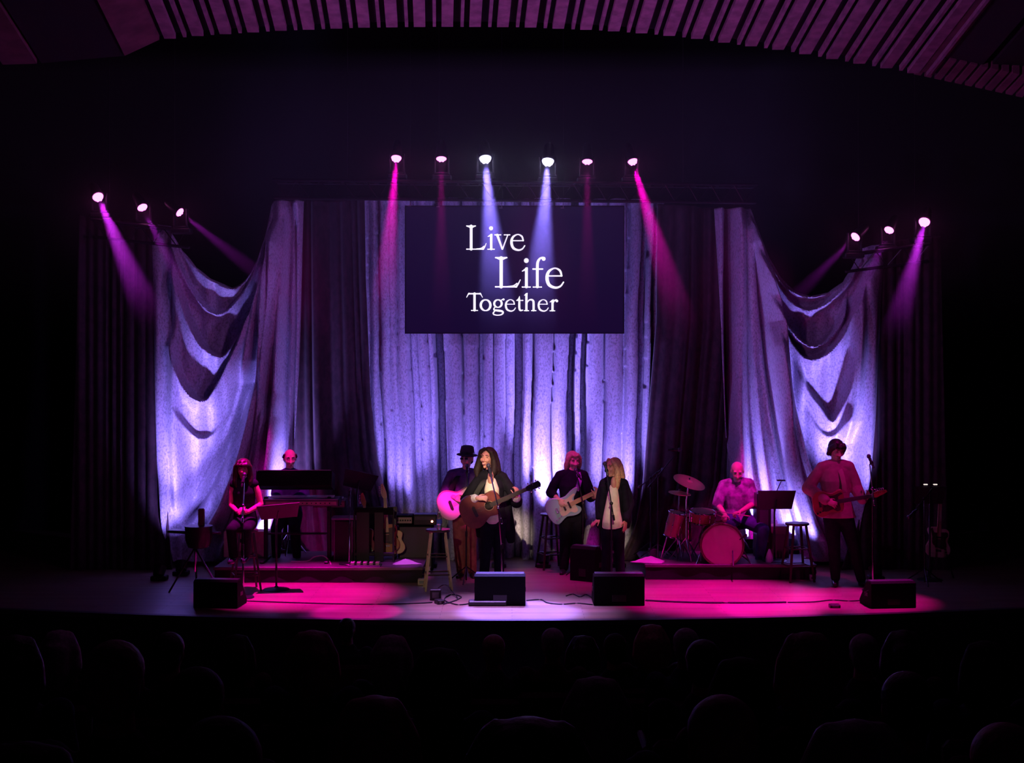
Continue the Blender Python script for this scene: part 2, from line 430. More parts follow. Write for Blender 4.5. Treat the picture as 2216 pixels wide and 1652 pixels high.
# ---------------------------------------------------------------- drapes
PALE = velvet('pale_crushed_velvet', (0.33, 0.31, 0.42), (0.64, 0.61, 0.78), scale=46, thr=(0.38, 0.54), bump=0.16)
DKV = velvet('dark_velvet', (0.024, 0.007, 0.015), (0.060, 0.020, 0.036), scale=12, rough=0.7, bump=0.2, sheen=0.2)
def interp(pts, t):
    return np.interp(t, [p[0] for p in pts], [p[1] for p in pts])
def drape(name, mt, L, R, T, B, d, disp, label, cat='curtain', step=3.0, thick=True, group=None, rowmap=None):
    """cloth between a left edge L(y), right edge R(y) [(y,x)..], top T(x) and bottom B(x) [(x,y)..]; disp in metres, plus = towards the hall"""
    y0 = min(p[1] for p in T); y1 = max(p[1] for p in B)
    xl = min(p[1] for p in L); xr = max(p[1] for p in R)
    nu = int((xr-xl)/step); nv = int((y1-y0)/(step*1.6))
    U = np.linspace(0, 1, nu+1); W = np.linspace(0, 1, nv+1)
    uu, ww = np.meshgrid(U, W)
    # first guess of x, then y between the hems of that column, then x between the edges of that row
    yy = y0+(y1-y0)*ww
    for _ in range(3):
        xx = interp(L, yy)+(interp(R, yy)-interp(L, yy))*uu
        yt = interp(T, xx); yb = interp(B, xx)
        yy = yt+(yb-yt)*ww
    xx = interp(L, yy)+(interp(R, yy)-interp(L, yy))*uu
    dd = d+0*xx if not callable(d) else d(xx)
    off = disp(uu, xx, yy)
    X = (xx-CX)*dd/F; Z = CH-(yy-HY)*dd/F; Y = dd-off
    Z = np.maximum(Z, 0.004)
    co = np.stack([X, Y, Z], -1).reshape(-1, 3)
    idx = np.arange((nu+1)*(nv+1)).reshape(nv+1, nu+1)
    fs = np.stack([idx[:-1, :-1], idx[1:, :-1], idx[1:, 1:], idx[:-1, 1:]], -1).reshape(-1, 4)
    me = bpy.data.meshes.new(name); me.from_pydata(co.tolist(), [], fs.tolist()); me.update()
    o = put(name, me, mt, None, True)
    s_ = o.modifiers.new('thickness', 'SOLIDIFY'); s_.thickness = 0.012; s_.offset = -1 if False else 0
    tag(o, label, cat, group)
    return o
def folds(valleys, depth, width=9.0, ref=None, ridge=0.35, seed=0):
    """pleats: valleys is [(x, width, depth factor)] in columns; fine ripple between them"""
    r_ = np.random.RandomState(seed)
    ph = r_.rand(6)*6.28
    def f(u, x, y):
        xr = ref(x, y) if ref else x
        z = 0*x
        for v in valleys:
            c, w_, k_ = v; w_ = w_*1.25
            t = (xr-c)/w_
            z = z-depth*k_*np.exp(-t*t)
        z = z+depth*0.05*np.sin(xr/7.3+ph[0]+0.6*np.sin(y/170+ph[1]))+depth*0.09*np.sin(xr/11.7+ph[2]+0.8*np.sin(y/230+ph[3]))
        z = z+depth*ridge*np.sin(xr/24.0+ph[4]+0.7*np.sin(xr/61+ph[5]))
        return z
    return f
# centre drape
def cref(x, y):   # pleats lean in towards the floor
    return CX-4+(x-(CX-4))/(1-0.085*np.clip((y-430)/780, 0, 1)**1.5)
# pleats as half-round tubes of cloth: (left, right, how far back 0..1)
SEG = [(768, 780, .3), (780, 790, 0), (790, 798, .7), (798, 812, .1), (812, 820, .8), (820, 838, 0), (838, 858, .1), (858, 882, 0), (882, 886, 1), (886, 904, .35), (904, 922, .15), (922, 936, .3), (936, 957, 1.2), (957, 963, .3), (963, 995, 0), (995, 1000, .9),
       (1000, 1030, 0), (1030, 1045, .5), (1045, 1064, .1), (1064, 1068, .6), (1068, 1090, .1), (1090, 1112, .45), (1112, 1133, .9), (1133, 1150, 0), (1150, 1158, 1), (1158, 1198, -.1), (1198, 1201, .9), (1201, 1234, 0), (1234, 1252, 1.2), (1252, 1264, .3), (1264, 1279, 1.1),
       (1279, 1312, .1), (1312, 1318, .8), (1318, 1354, 0), (1354, 1362, .7), (1362, 1388, 0), (1388, 1406, .7), (1406, 1416, .1), (1416, 1440, .6)]
def pleats(u, x, y):
    xr = cref(x, y)+2.0*np.sin(y/95.0+x/70.0)+1.2*np.sin(y/41.0+x/33.0)
    z = -0.10+0*x
    for l, r, k in SEG:
        t = np.clip((xr-l)/(r-l), 0, 1); inside = (xr >= l) & (xr < r)
        bl = min(.15, (r-l)*.0065*.65)
        zz = -(0.13 if r-l < 9 else 0.40)*k+bl*np.sqrt(np.clip(1-(2*t-1)**2, 0, 1))
        z = np.where(inside, zz, z)
    z = z+.006*np.sin(xr/4.1+y/120)
    # soften the joints a little across the cloth
    z2 = z.copy(); z2[:, 1:-1] = .25*z[:, :-2]+.5*z[:, 1:-1]+.25*z[:, 2:]
    return z2
drape('curtain', PALE, [(420, 768), (1225, 812)], [(420, 1440), (1225, 1410)], [(760, 429), (1450, 433)], [(760, 1216), (1450, 1216)], 19.75,
      pleats, 'wide pale crushed-velvet curtain in vertical pleats behind the hanging screen', step=1.6)
# dark drapes standing between the pale ones
def randv(x0, x1, seed, step=17):
    r_ = np.random.RandomState(seed); out = []; x_ = x0
    while x_ < x1:
        out.append((x_, 3.5+4*r_.rand(), .5+.8*r_.rand())); x_ += step*(.6+.9*r_.rand())
    return out
drape('curtain', DKV, [(420, 640), (900, 634), (1216, 628)], [(420, 788), (600, 791), (850, 801), (1000, 816), (1100, 843), (1160, 870), (1216, 905)], [(600, 434), (800, 430)], [(600, 1212), (960, 1212)], 19.45,
      folds(randv(640, 900, 11), 0.10, ref=lambda x, y: 640+(x-636)*150/(interp([(420, 152), (600, 157), (850, 167), (1000, 182), (1100, 212), (1216, 275)], y)), seed=4),
      'dark curtain between the left swagged drape and the wide pale curtain, behind the keyboards')
drape('curtain', DKV, [(420, 1424), (700, 1421), (900, 1404), (1050, 1392), (1130, 1378), (1170, 1362), (1216, 1340)], [(420, 1552), (900, 1588), (1216, 1592)], [(1300, 432), (1600, 452)], [(1300, 1214), (1600, 1214)], 19.45,
      folds(randv(1420, 1640, 12), 0.10, ref=lambda x, y: 1424+(x-interp([(420, 1424), (700, 1421), (900, 1404), (1050, 1392), (1170, 1362), (1216, 1340)], y))*0.85, seed=5),
      'dark curtain behind the drum kit, flaring at its foot over the pale curtain')
drape('curtain', DKV, [(440, 172), (1230, 150)], [(440, 340), (900, 345), (1230, 372)], [(140, 460), (400, 488)], [(140, 1240), (400, 1236)], 18.75,
      folds(randv(160, 370, 13), 0.06, seed=6), 'far left dark curtain at the wing, beside the left swagged drape')
drape('curtain', DKV, [(500, 1908), (900, 1890), (1120, 1862), (1230, 1820)], [(500, 2036), (1230, 2052)], [(1800, 532), (2060, 508)], [(1780, 1240), (2060, 1240)], 18.75,
      folds(randv(1840, 2050, 14), 0.06, seed=7), 'far right dark curtain at the wing, beside the right swagged drape')

# swagged drapes: cowl rims are curves y(x); leaning pleats are curves x(y)
def cowl(x, y, pts, amp, L, fade=22.0, sharp=3.0):
    pts = [(p.x, p.y) for p in smoothpoly([V(p) for p in pts], 6, False)]
    Y = interp(pts, x); x0 = pts[0][0]; x1 = pts[-1][0]
    a = np.clip((x-x0)/fade, 0, 1)*np.clip((x1-x)/fade, 0, 1); a = a*a*(3-2*a)
    sl = interp([(pts[i][0], (pts[min(i+1, len(pts)-1)][1]-pts[max(i-1, 0)][1])/max(1e-3, pts[min(i+1, len(pts)-1)][0]-pts[max(i-1, 0)][0])) for i in range(len(pts))], x)
    t = (y-Y)/np.sqrt(1+sl*sl)
    sharp = max(5.0, sharp*.6); L = L*.8
    g = np.where(t < 0, np.exp(-(t/sharp)**2), np.exp(-np.clip(t, 0, None)/L))
    return amp*a*g
def pleat(x, y, pts, amp, wl, wr, fade=50.0):
    """pts [(y,x)...] ridge; wl, wr: how fast it falls to the left and right"""
    pts = [(p.x, p.y) for p in smoothpoly([V(p) for p in pts], 6, False)]; amp = amp*2.1
    X = interp(pts, y); y0 = pts[0][0]; y1 = pts[-1][0]
    a = np.clip((y-y0)/fade, 0, 1)*np.clip((y1-y)/fade, 0, 1)
    t = x-X
    g = np.where(t < 0, np.exp(-(t/wl)**2), np.exp(-(t/wr)**2))
    return amp*a*g
def swag_left(u, x, y):
    z = 0*x
    z += cowl(x, y, [(372, 492), (400, 548), (430, 584), (460, 608), (505, 628), (530, 616), (552, 588), (572, 545), (592, 470)], 0.17, 26, 10)
    z += cowl(x, y, [(374, 505), (395, 585), (420, 635), (445, 665), (470, 682), (498, 674), (530, 640), (560, 590), (580, 520)], 0.13, 13, 9)
    z += cowl(x, y, [(372, 560), (395, 640), (415, 700), (440, 748), (480, 774), (502, 762), (522, 735), (548, 690), (575, 620), (590, 540)], 0.26, 60, 18)
    z += cowl(x, y, [(372, 730), (388, 785), (402, 828), (425, 860), (450, 868), (470, 850), (500, 800), (530, 740), (560, 660)], 0.24, 34, 22)
    z += cowl(x, y, [(380, 880), (410, 930), (440, 950), (470, 935), (505, 880)], 0.07, 40, 22, 10)
    z += pleat(x, y, [(480, 346), (700, 350), (900, 352), (1200, 360)], 0.10, 20, 26)
    z += pleat(x, y, [(700, 378), (950, 384), (1150, 392)], 0.08, 12, 14)
    # right column and the pleats that sweep from it to the lower left
    z += pleat(x, y, [(420, 612), (700, 607), (950, 600), (1220, 560)], 0.12, 15, 12, 20)
    z += pleat(x, y, [(420, 645), (800, 636), (1220, 625)], 0.10, 8, 10, 20)
    z += pleat(x, y, [(480, 592), (640, 582), (780, 570), (900, 548), (1000, 520), (1100, 480), (1180, 430)], 0.16, 6, 20)
    z += pleat(x, y, [(560, 575), (680, 560), (800, 536), (900, 505), (960, 480), (1040, 440), (1120, 400)], 0.10, 7, 16)
    z += pleat(x, y, [(850, 585), (1000, 560), (1100, 530), (1215, 470)], 0.13, 8, 20)
    z += pleat(x, y, [(900, 600), (1000, 590), (1100, 570), (1215, 520)], 0.09, 6, 12)
    z -= pleat(x, y, [(780, 555), (880, 520), (980, 480), (1080, 430), (1160, 375)], 0.20, 22, 16)
    z += pleat(x, y, [(440, 622), (640, 615), (850, 600), (1000, 585), (1215, 540)], 0.05, 4, 9)
    z += pleat(x, y, [(470, 600), (640, 592), (850, 572), (1000, 545), (1215, 470)], 0.06, 4, 10)
    z -= pleat(x, y, [(440, 643), (700, 641), (1000, 633)], 0.08, 4, 4)
    z += 0.012*np.sin(x/5.1+y/90)+0.01*np.sin(x/9.0-y/60)
    return z
SWL_T = [(320, 490), (335, 486), (345, 487), (372, 491), (378, 505), (400, 545), (430, 581), (460, 605), (505, 624), (530, 612), (550, 585), (568, 540), (580, 490), (590, 445), (596, 437), (660, 436)]
drape('curtain', PALE, [(436, 333), (1000, 347), (1140, 358), (1225, 376)], [(436, 658), (800, 648), (1000, 637), (1225, 600)], SWL_T, [(300, 1216), (700, 1216)], lambda x: 18.9+0.45*(x-335)/320,
      swag_left, 'pale crushed-velvet drape swagged in deep scoops left of the keyboards', step=1.7)
def swag_right(u, x, y):
    z = 0*x
    z += cowl(x, y, [(1616, 470), (1650, 555), (1680, 605), (1710, 634), (1750, 645), (1800, 632), (1835, 600), (1866, 555)], 0.14, 10, 10)
    z += cowl(x, y, [(1620, 500), (1665, 600), (1700, 650), (1725, 668), (1750, 674), (1790, 655), (1825, 615), (1850, 575)], 0.16, 13, 14)
    z += cowl(x, y, [(1624, 540), (1670, 650), (1700, 710), (1738, 748), (1770, 748), (1795, 728), (1815, 695), (1835, 640)], 0.22, 12, 16)
    z += cowl(x, y, [(1650, 640), (1690, 720), (1712, 755), (1735, 777), (1765, 777), (1800, 750), (1835, 690), (1866, 610)], 0.24, 58, 20)
    z += cowl(x, y, [(1712, 790), (1735, 840), (1765, 880), (1790, 912), (1808, 900), (1828, 850), (1845, 790)], 0.16, 30, 20, 16)
    z += cowl(x, y, [(1735, 880), (1760, 925), (1785, 945), (1810, 935), (1840, 880)], 0.07, 30, 16, 12)
    z += pleat(x, y, [(520, 1895), (760, 1882), (1000, 1872), (1220, 1850)], 0.11, 22, 16)
    z += pleat(x, y, [(560, 1868), (760, 1850), (880, 1838), (960, 1828)], 0.11, 14, 18)
    z += pleat(x, y, [(430, 1556), (800, 1558), (1220, 1560)], 0.10, 8, 8, 20)
    z += pleat(x, y, [(430, 1594), (700, 1596), (950, 1597), (1220, 1610)], 0.14, 14, 12, 20)
    z += pleat(x, y, [(450, 1612), (700, 1622), (900, 1640), (1050, 1658), (1215, 1690)], 0.10, 7, 14)
    z += pleat(x, y, [(480, 1622), (650, 1650), (800, 1668), (950, 1690), (1100, 1725), (1215, 1780)], 0.12, 7, 16)
    z += pleat(x, y, [(560, 1650), (700, 1680), (850, 1702), (950, 1725), (1050, 1755), (1150, 1800), (1215, 1845)], 0.17, 16, 7)
    z += pleat(x, y, [(700, 1665), (850, 1690), (950, 1704), (1050, 1728), (1150, 1765), (1215, 1800)], 0.13, 16, 8)
    z -= pleat(x, y, [(560, 1572), (900, 1578), (1200, 1580)], 0.10, 8, 7)
    z += pleat(x, y, [(450, 1604), (700, 1608), (950, 1618), (1215, 1650)], 0.05, 9, 4)
    z += pleat(x, y, [(480, 1618), (700, 1636), (900, 1662), (1050, 1690), (1215, 1735)], 0.06, 10, 4)
    z -= pleat(x, y, [(440, 1570), (800, 1574), (1000, 1590)], 0.08, 6, 5)
    z += 0.012*np.sin(x/5.3-y/90)+0.01*np.sin(x/8.6+y/60)
    return z
SWR_T = [(1540, 452), (1618, 454), (1624, 452), (1640, 500), (1665, 560), (1690, 600), (1715, 628), (1750, 642), (1790, 634), (1820, 612), (1845, 575), (1866, 538), (1885, 532), (1913, 530), (1930, 530)]
drape('curtain', PALE, [(440, 1545), (800, 1560), (1000, 1582), (1225, 1584)], [(440, 1918), (530, 1913), (800, 1897), (1000, 1880), (1150, 1850), (1225, 1830)], SWR_T, [(1500, 1216), (1960, 1216)], lambda x: 19.35-0.45*(x-1550)/360,
      swag_right, 'pale crushed-velvet drape swagged in deep scoops right of the drum kit', step=1.7)
for px_, py_, px2, py2, aim, row, pw, an in []: pass
# ---------------------------------------------------------------- hanging screen with its lettering
SD = 18.9
scr = thing('projection_screen', 'dark hanging screen reading Live Life Together in white serif letters', 'screen', P(1113.5, 720, SD))
m_ = M(); a = P(878, 447, SD); b = P(1349, 720.5, SD)
m_.box(((a.x+b.x)/2, SD+0.03, (a.z+b.z)/2), (b.x-a.x, 0.05, a.z-b.z))
build(m_, 'panel', mat('screen_face', (0.012, 0.010, 0.03), 0.6, emit=(0.06, 0.015, 0.30), strength=0.045), scr, False)
m_ = M(); e = 0.012
for (x0, x1, z0, z1) in ((a.x-e, b.x+e, b.z-e, b.z), (a.x-e, b.x+e, a.z, a.z+e), (a.x-e, a.x, b.z, a.z), (b.x, b.x+e, b.z, a.z)):
    m_.box(((x0+x1)/2, SD+0.028, (z0+z1)/2), (x1-x0, 0.06, z1-z0))
build(m_, 'frame', BLACK, scr, False)
LET = mat('lit_lettering', (0.8, 0.8, 0.85), 0.5, emit=(0.93, 0.90, 1.0), strength=1.1)
def zp(zx, zy): return P(940+zx/6.156, 460+zy/6.156, SD-0.004)
def letter(name, strokes):
    mb = M()
    for st in strokes:
        if st[0] == 'dot':
            _, x, y, r = st
            c = [(x+r*math.cos(t*PI/10), y+r*math.sin(t*PI/10)) for t in range(20)]
            mb.add([zp(*p) for p in c]+[zp(*p)+V((0, .008, 0)) for p in c], [tuple(range(20))]+[(j, (j+1) % 20, 20+(j+1) % 20, 20+j) for j in range(20)])
            continue
        pts, ws = st
        p3 = [V((p[0], p[1])) for p in pts]
        if not hasattr(ws, '__len__'): ws = [ws]*len(p3)
        if len(p3) > 2:
            q = smoothpoly([V((p[0], p[1], w_)) for p, w_ in zip(pts, ws)], 5, False)
            p3 = [V((p.x, p.y)) for p in q]; ws = [p.z for p in q]
        L = []; R = []
        for i, p in enumerate(p3):
            t = (p3[min(i+1, len(p3)-1)]-p3[max(i-1, 0)]).normalized(); nn = V((-t.y, t.x))
            if i == 0 and st_round(st): p = p
            L.append(p+nn*ws[i]*.46); R.append(p-nn*ws[i]*.46)
        k = len(L)
        vs = [zp(*p) for p in L]+[zp(*p) for p in R]+[zp(*p)+V((0, .008, 0)) for p in L]+[zp(*p)+V((0, .008, 0)) for p in R]
        fs = []
        for i in range(k-1):
            fs += [(i, i+1, k+i+1, k+i), (2*k+i, 2*k+i+1, i+1, i), (k+i, k+i+1, 3*k+i+1, 3*k+i)]
        mb.add(vs, fs)
        for p, w_ in ((p3[0], ws[0]), (p3[-1], ws[-1])):
            r = w_*.46; c = [(p.x+r*math.cos(t*PI/5), p.y+r*math.sin(t*PI/5)) for t in range(10)]
            mb.add([zp(*q) for q in c], [tuple(range(10))])
    build(mb, name, LET, scr, False)
def st_round(s): return True
def e_(dx, dy, s, bar=None):
    """lower-case e drawn in a 170 x 210 cell, origin at its left top"""
    A = [(158, 82), (140, 28), (85, 3), (24, 38), (5, 105), (28, 178), (92, 207), (146, 192), (178, 150)]
    W = [20, 24, 15, 30, 38, 36, 26, 20, 15]
    return [([(dx+x*s, dy+y*s) for x, y in A], [w_*s for w_ in W]), ([(dx+14*s, dy+84*s), (dx+160*s, dy+84*s)], 15*s)]
def ring_(cx, cy, rx, ry, wt, ws):
    pts = []; W = []
    for i in range(17):
        t = 2*PI*i/16; pts.append((cx+rx*math.sin(t), cy-ry*math.cos(t))); W.append(wt+(ws-wt)*abs(math.sin(t)))
    return (pts, W)
letter('letter_l', [([(490, 180), (490, 490)], 40), ([(430, 180), (548, 180)], 15), ([(470, 200), (430, 180)], 10), ([(510, 200), (545, 180)], 10), ([(430, 489), (655, 489)], 16), ([(648, 489), (672, 455), (690, 412)], [22, 16, 9]), ([(560, 482), (620, 478), (660, 450)], [6, 14, 12])])
letter('letter_i', [('dot', 755, 210, 27), ([(757, 300), (757, 488)], 34), ([(714, 322), (745, 305), (768, 291)], [9, 22, 12]), ([(711, 490), (800, 490)], 14)])
letter('letter_v', [([(838, 300), (905, 488)], [36, 22]), ([(978, 300), (908, 488)], [16, 18]), ([(804, 298), (886, 298)], 14), ([(930, 298), (1006, 298)], 14)])
letter('letter_e', e_(1022, 290, 1.02))
letter('letter_l', [([(890, 605), (890, 992)], 48), ([(814, 602), (966, 602)], 18), ([(862, 625), (825, 604)], 12), ([(918, 625), (958, 604)], 12), ([(814, 991), (1095, 991)], 20), ([(1088, 990), (1118, 950), (1144, 898)], [26, 20, 11]), ([(980, 983), (1050, 978), (1100, 945)], [7, 17, 14])])
letter('letter_i', [('dot', 1225, 641, 32), ([(1226, 750), (1226, 992)], 42), ([(1170, 783), (1210, 760), (1240, 737)], [10, 26, 12]), ([(1170, 994), (1278, 994)], 16)])
letter('letter_f', [([(1372, 992), (1372, 720), (1382, 650), (1412, 610), (1448, 600)], [40, 40, 36, 26, 22]), ('dot', 1456, 618, 26), ([(1314, 754), (1442, 754)], 20), ([(1316, 994), (1428, 994)], 16)])
letter('letter_e', e_(1494, 739, 1.27))
letter('letter_t', [([(535, 1080), (535, 1304)], 34), ([(458, 1083), (612, 1083)], 20), ([(462, 1078), (446, 1100), (430, 1130)], [18, 14, 9]), ([(610, 1078), (624, 1100), (640, 1130)], [18, 14, 9]), ([(493, 1306), (576, 1306)], 13)])
letter('letter_o', [ring_(682, 1236, 64, 72, 15, 34)])
letter('letter_g', [ring_(847, 1214, 50, 50, 14, 30), ([(885, 1180), (905, 1160), (922, 1158)], [12, 14, 18]), ('dot', 922, 1160, 13), ([(815, 1256), (795, 1278), (800, 1300), (850, 1308), (900, 1316), (915, 1338), (890, 1362), (840, 1369), (795, 1360), (785, 1338), (812, 1308)], [12, 18, 24, 30, 28, 24, 18, 15, 18, 20, 12])])
letter('letter_e', e_(948, 1160, 0.745))
letter('letter_t', [([(1134, 1122), (1132, 1180), (1132, 1270), (1145, 1304), (1178, 1302)], [8, 28, 30, 26, 12]), ([(1097, 1172), (1180, 1172)], 13), ([(1102, 1170), (1125, 1145), (1134, 1120)], [8, 14, 8])])
letter('letter_h', [([(1226, 1090), (1226, 1304)], 32), ([(1200, 1104), (1222, 1090), (1240, 1076)], [8, 18, 8]), ([(1235, 1205), (1258, 1172), (1292, 1162), (1318, 1182), (1322, 1230), (1322, 1304)], [12, 18, 24, 30, 32, 32]), ([(1198, 1309), (1256, 1309)], 13), ([(1294, 1309), (1354, 1309)], 13)])
letter('letter_e', e_(1385, 1160, 0.745))
letter('letter_r', [([(1574, 1180), (1574, 1304)], 32), ([(1540, 1194), (1564, 1180), (1586, 1162)], [8, 20, 10]), ([(1582, 1206), (1600, 1175), (1625, 1168)], [12, 20, 24]), ('dot', 1633, 1180, 17), ([(1540, 1311), (1604, 1311)], 13)])
for px_, py_ in ((886, 447), (948, 449), (1084, 452), (1217, 452)):
    m_ = M(); q = P(px_, py_, SD); m_.box(q+V((0, 0, .01)), (0.045, 0.03, 0.012)); m_.box(q+V((.012, 0, .03)), (0.012, 0.02, 0.04))
    m3 = M(); m3.tube([q+V((.012, 0, .06)), V((q.x+.012, q.y, 12))], 0.003, n=5); build(m3, 'wire', BLACK, scr)
    build(m_, 'hanger', mat('clip_steel', (0.5, 0.5, 0.55), 0.35, 0.9), scr)
# ---------------------------------------------------------------- moving-head lamps and their beams
HEADM = mat('lamp_housing', (0.02, 0.02, 0.024), 0.45)
def lens_mat(name, col, st):
    return mat(name, (0.1, 0.1, 0.1), 0.3, emit=col, strength=st)
LM = lens_mat('lens_magenta', (1.0, 0.16, 0.72), 5.0); LB = lens_mat('lens_blue', (0.62, 0.58, 1.0), 12.0)
def head_lamp(px, py, d, aim, r, lm, label, power, color, deg, group, hang=True):
    c = P(px, py, d); t = thing('moving_head_lamp', label, 'stage light', c+V((0, 0.0, -0.22 if not hang else 0.0)), group)
    D = (V(aim)-c).normalized(); X = XF(c, D, (1, 0, 0))
    # body: drum behind the lens; local x is the beam
    m2 = M(); m2.tube([X @ V((-0.24, 0, 0)), X @ V((-0.20, 0, 0)), X @ V((-0.05, 0, 0)), X @ V((-0.01, 0, 0))], [r*0.55, r*0.85, r*1.08, r*1.15], n=20, cap='flat')
    build(m2, 'head', HEADM, t)
    m2 = M(); m2.tube([X @ V((-0.012, 0, 0)), X @ V((0.018, 0, 0))], [r*1.17, r*1.17], n=24, cap='flat')
    for i in range(0): pass
    build(m2, 'bezel', HEADM, t)
    # honeycomb of LED lenses
    m2 = M(); q = r/2.6
    hexs = [(0, 0)]+[(1.02*q*2*0.5*2*math.cos(a*PI/3)*0.92, 1.02*q*2*math.sin(a*PI/3)*0.92) for a in range(6)]
    R2 = Matrix((X.col[0].xyz, X.col[1].xyz, X.col[2].xyz)).transposed()
    m2.cyl(X @ V((0.018, 0, 0)), X @ V((0.022, 0, 0)), r*1.0, n=18)
    m2.ell(X @ V((0.02, 0, 0)), (r*(0.75 if power > 1000 else 0.3), r*0.98, r*0.98), R2, n=16, m=10)
    for hx, hy in hexs: m2.ell(X @ V((0.022+(r*0.5 if power > 1000 else r*.2), hx*.8, hy*.8)), (q*0.5, q*0.6, q*0.6), R2, n=8, m=5)
    build(m2, 'lens', lm, t)
    # yoke and base
    s = 1 if hang else -1
    m2 = M(); w_ = r*1.35
    for k in (-1, 1): m2.box(c+V((k*w_, 0.10, -0.07)), (0.022, 0.07, 0.24), bev=0.006)
    m2.box(c+V((0, 0.12, -0.195)), (2*w_+0.03, 0.08, 0.03), bev=0.008)
    build(m2, 'yoke', HEADM, t)
    m2 = M(); m2.box(c+V((0, 0.16, -0.245)), (0.26, 0.18, 0.07), bev=0.015); build(m2, 'base', HEADM, t)
    spot('beam', c+D*0.10, aim, power*1.8, color, deg, 0.45, r*0.5)
    return t
CD = 18.0
head_lamp(858, 339, CD, (-1.75, 15.7, 0), 0.066, LM, 'outermost left lamp of the overhead row, magenta and round', 1800, MAG, 11, 'overhead row of six lamps')
head_lamp(955, 341, CD, P(955, 1250, 16.2), 0.066, LM, 'second magenta lamp from the left in the overhead row', 220, MAG, 9, 'overhead row of six lamps')
head_lamp(1050, 340, CD, (0.12, 15.7, 0), 0.076, LB, 'left of the two blue-white lamps in the overhead row', 3600, BLU, 15, 'overhead row of six lamps')
head_lamp(1186, 346, CD, (0.05, 15.7, 0), 0.076, LB, 'right of the two blue-white lamps in the overhead row', 3600, BLU, 15, 'overhead row of six lamps')
head_lamp(1271, 347, CD, P(1271, 1250, 16.2), 0.066, LM, 'flat magenta lamp next to the right blue-white one in the overhead row', 200, MAG, 9, 'overhead row of six lamps')
head_lamp(1368, 346, CD, (2.9, 15.8, 0), 0.062, LM, 'outermost right lamp of the overhead row, magenta', 1700, MAG, 12, 'overhead row of six lamps')
LG = 'three magenta lamps over the left wing'; RG = 'three magenta lamps over the right wing'
head_lamp(211, 424, 18.3, (-2.6, 14.7, 0.4), 0.070, LM, 'outermost left magenta lamp, highest over the left wing', 1500, PUR, 12, LG)
head_lamp(307, 447, 18.3, (-2.0, 15.6, 0.3), 0.066, LM, 'middle magenta lamp of the three over the left wing', 350, PUR, 10, LG)
head_lamp(387, 458, 18.2, (0.4, 16.4, 1.2), 0.060, LM, 'small tilted magenta lamp above the top corner of the left swagged drape', 230, PUR, 10, LG)
head_lamp(1853, 511, 18.2, (0.9, 16.0, 1.2), 0.064, LM, 'magenta lamp above the top corner of the right swagged drape', 230, PUR, 10, RG)
head_lamp(1925, 496, 18.3, (2.2, 15.2, 0), 0.062, LM, 'small flat magenta lamp in the middle of the three over the right wing', 250, PUR, 10, RG)
head_lamp(2001, 478, 18.3, (3.3, 14.7, 0.2), 0.072, LM, 'outermost right magenta lamp, highest over the right wing', 1400, PUR, 12, RG)
# bars that carry them
STEEL = mat('dark_steel', (0.05, 0.05, 0.055), 0.4, 0.7)
def truss(x0, x1, py0, py1, d0, d1, label):
    a = P(x0, py0, d0)+V((0, .08, 0)); b = P(x1, py1, d1)+V((0, .08, 0)); t = thing('lighting_truss', label, 'truss', a)
    m2 = M()
    for dy, dz in ((0, 0), (0.26, 0), (0.13, -0.22)): m2.tube([a+V((0, dy, dz)), b+V((0, dy, dz))], 0.022, n=8)
    build(m2, 'chord', STEEL, t)
    m2 = M()
    for f_ in (.15, .85): q = a.lerp(b, f_); m2.tube([q+V((0, .13, 0)), V((q.x, q.y+.13, 11.99))], 0.006, n=5); build(m2, 'cable', BLACK, t); m2 = M()
    k = max(3, int((b-a).length/0.3))
    for i in range(k):
        p = a.lerp(b, i/k); q = a.lerp(b, (i+.5)/k); r_ = a.lerp(b, (i+1)/k)
        m2.tube([p, q+V((0, .13, -.22)), r_], 0.010, n=5); m2.tube([p, q+V((0, .26, 0)), r_], 0.010, n=5)
    build(m2, 'lacing', STEEL, t)
    return t
truss(590, 1640, 388, 398, 18.0, 18.0, 'dark lattice truss carrying the overhead row of six lamps')
truss(196, 400, 474, 497, 18.3, 18.25, 'short dark truss under the three lamps of the left wing')
truss(1840, 2016, 550, 527, 18.25, 18.3, 'short dark truss under the three lamps of the right wing')
# uplights on the floor
for i, (px, dd_, zb, ax, ay, pw, an, lab) in enumerate(UPL):
    c = P(px, 1216, dd_); c.z = 0.0
    t = thing('floor_uplight', lab, 'stage light', c+V((0, 0, zb)), 'floor lamps behind the band')
    m2 = M(); m2.box(c+V((0, 0, zb+0.03)), (0.2, 0.16, 0.06), bev=0.01); build(m2, 'base', HEADM, t)
    m2 = M(); tgt = P(ax, ay, 19.5); D = (tgt-c).normalized(); q = c+V((0, 0, zb+0.13)); m2.cyl(q-D*0.07, q+D*0.05, 0.07, 0.085, n=16); build(m2, 'can', HEADM, t)
    m2 = M(); m2.cyl(q+D*0.035, q+D*0.052, 0.07, n=16); build(m2, 'lens', LB if False else mat('uplens', (0.3, 0.3, 0.35), 0.2), t)
    spot('uplight', q+D*0.09, tgt, pw, UP, an, 0.9, 0.06)
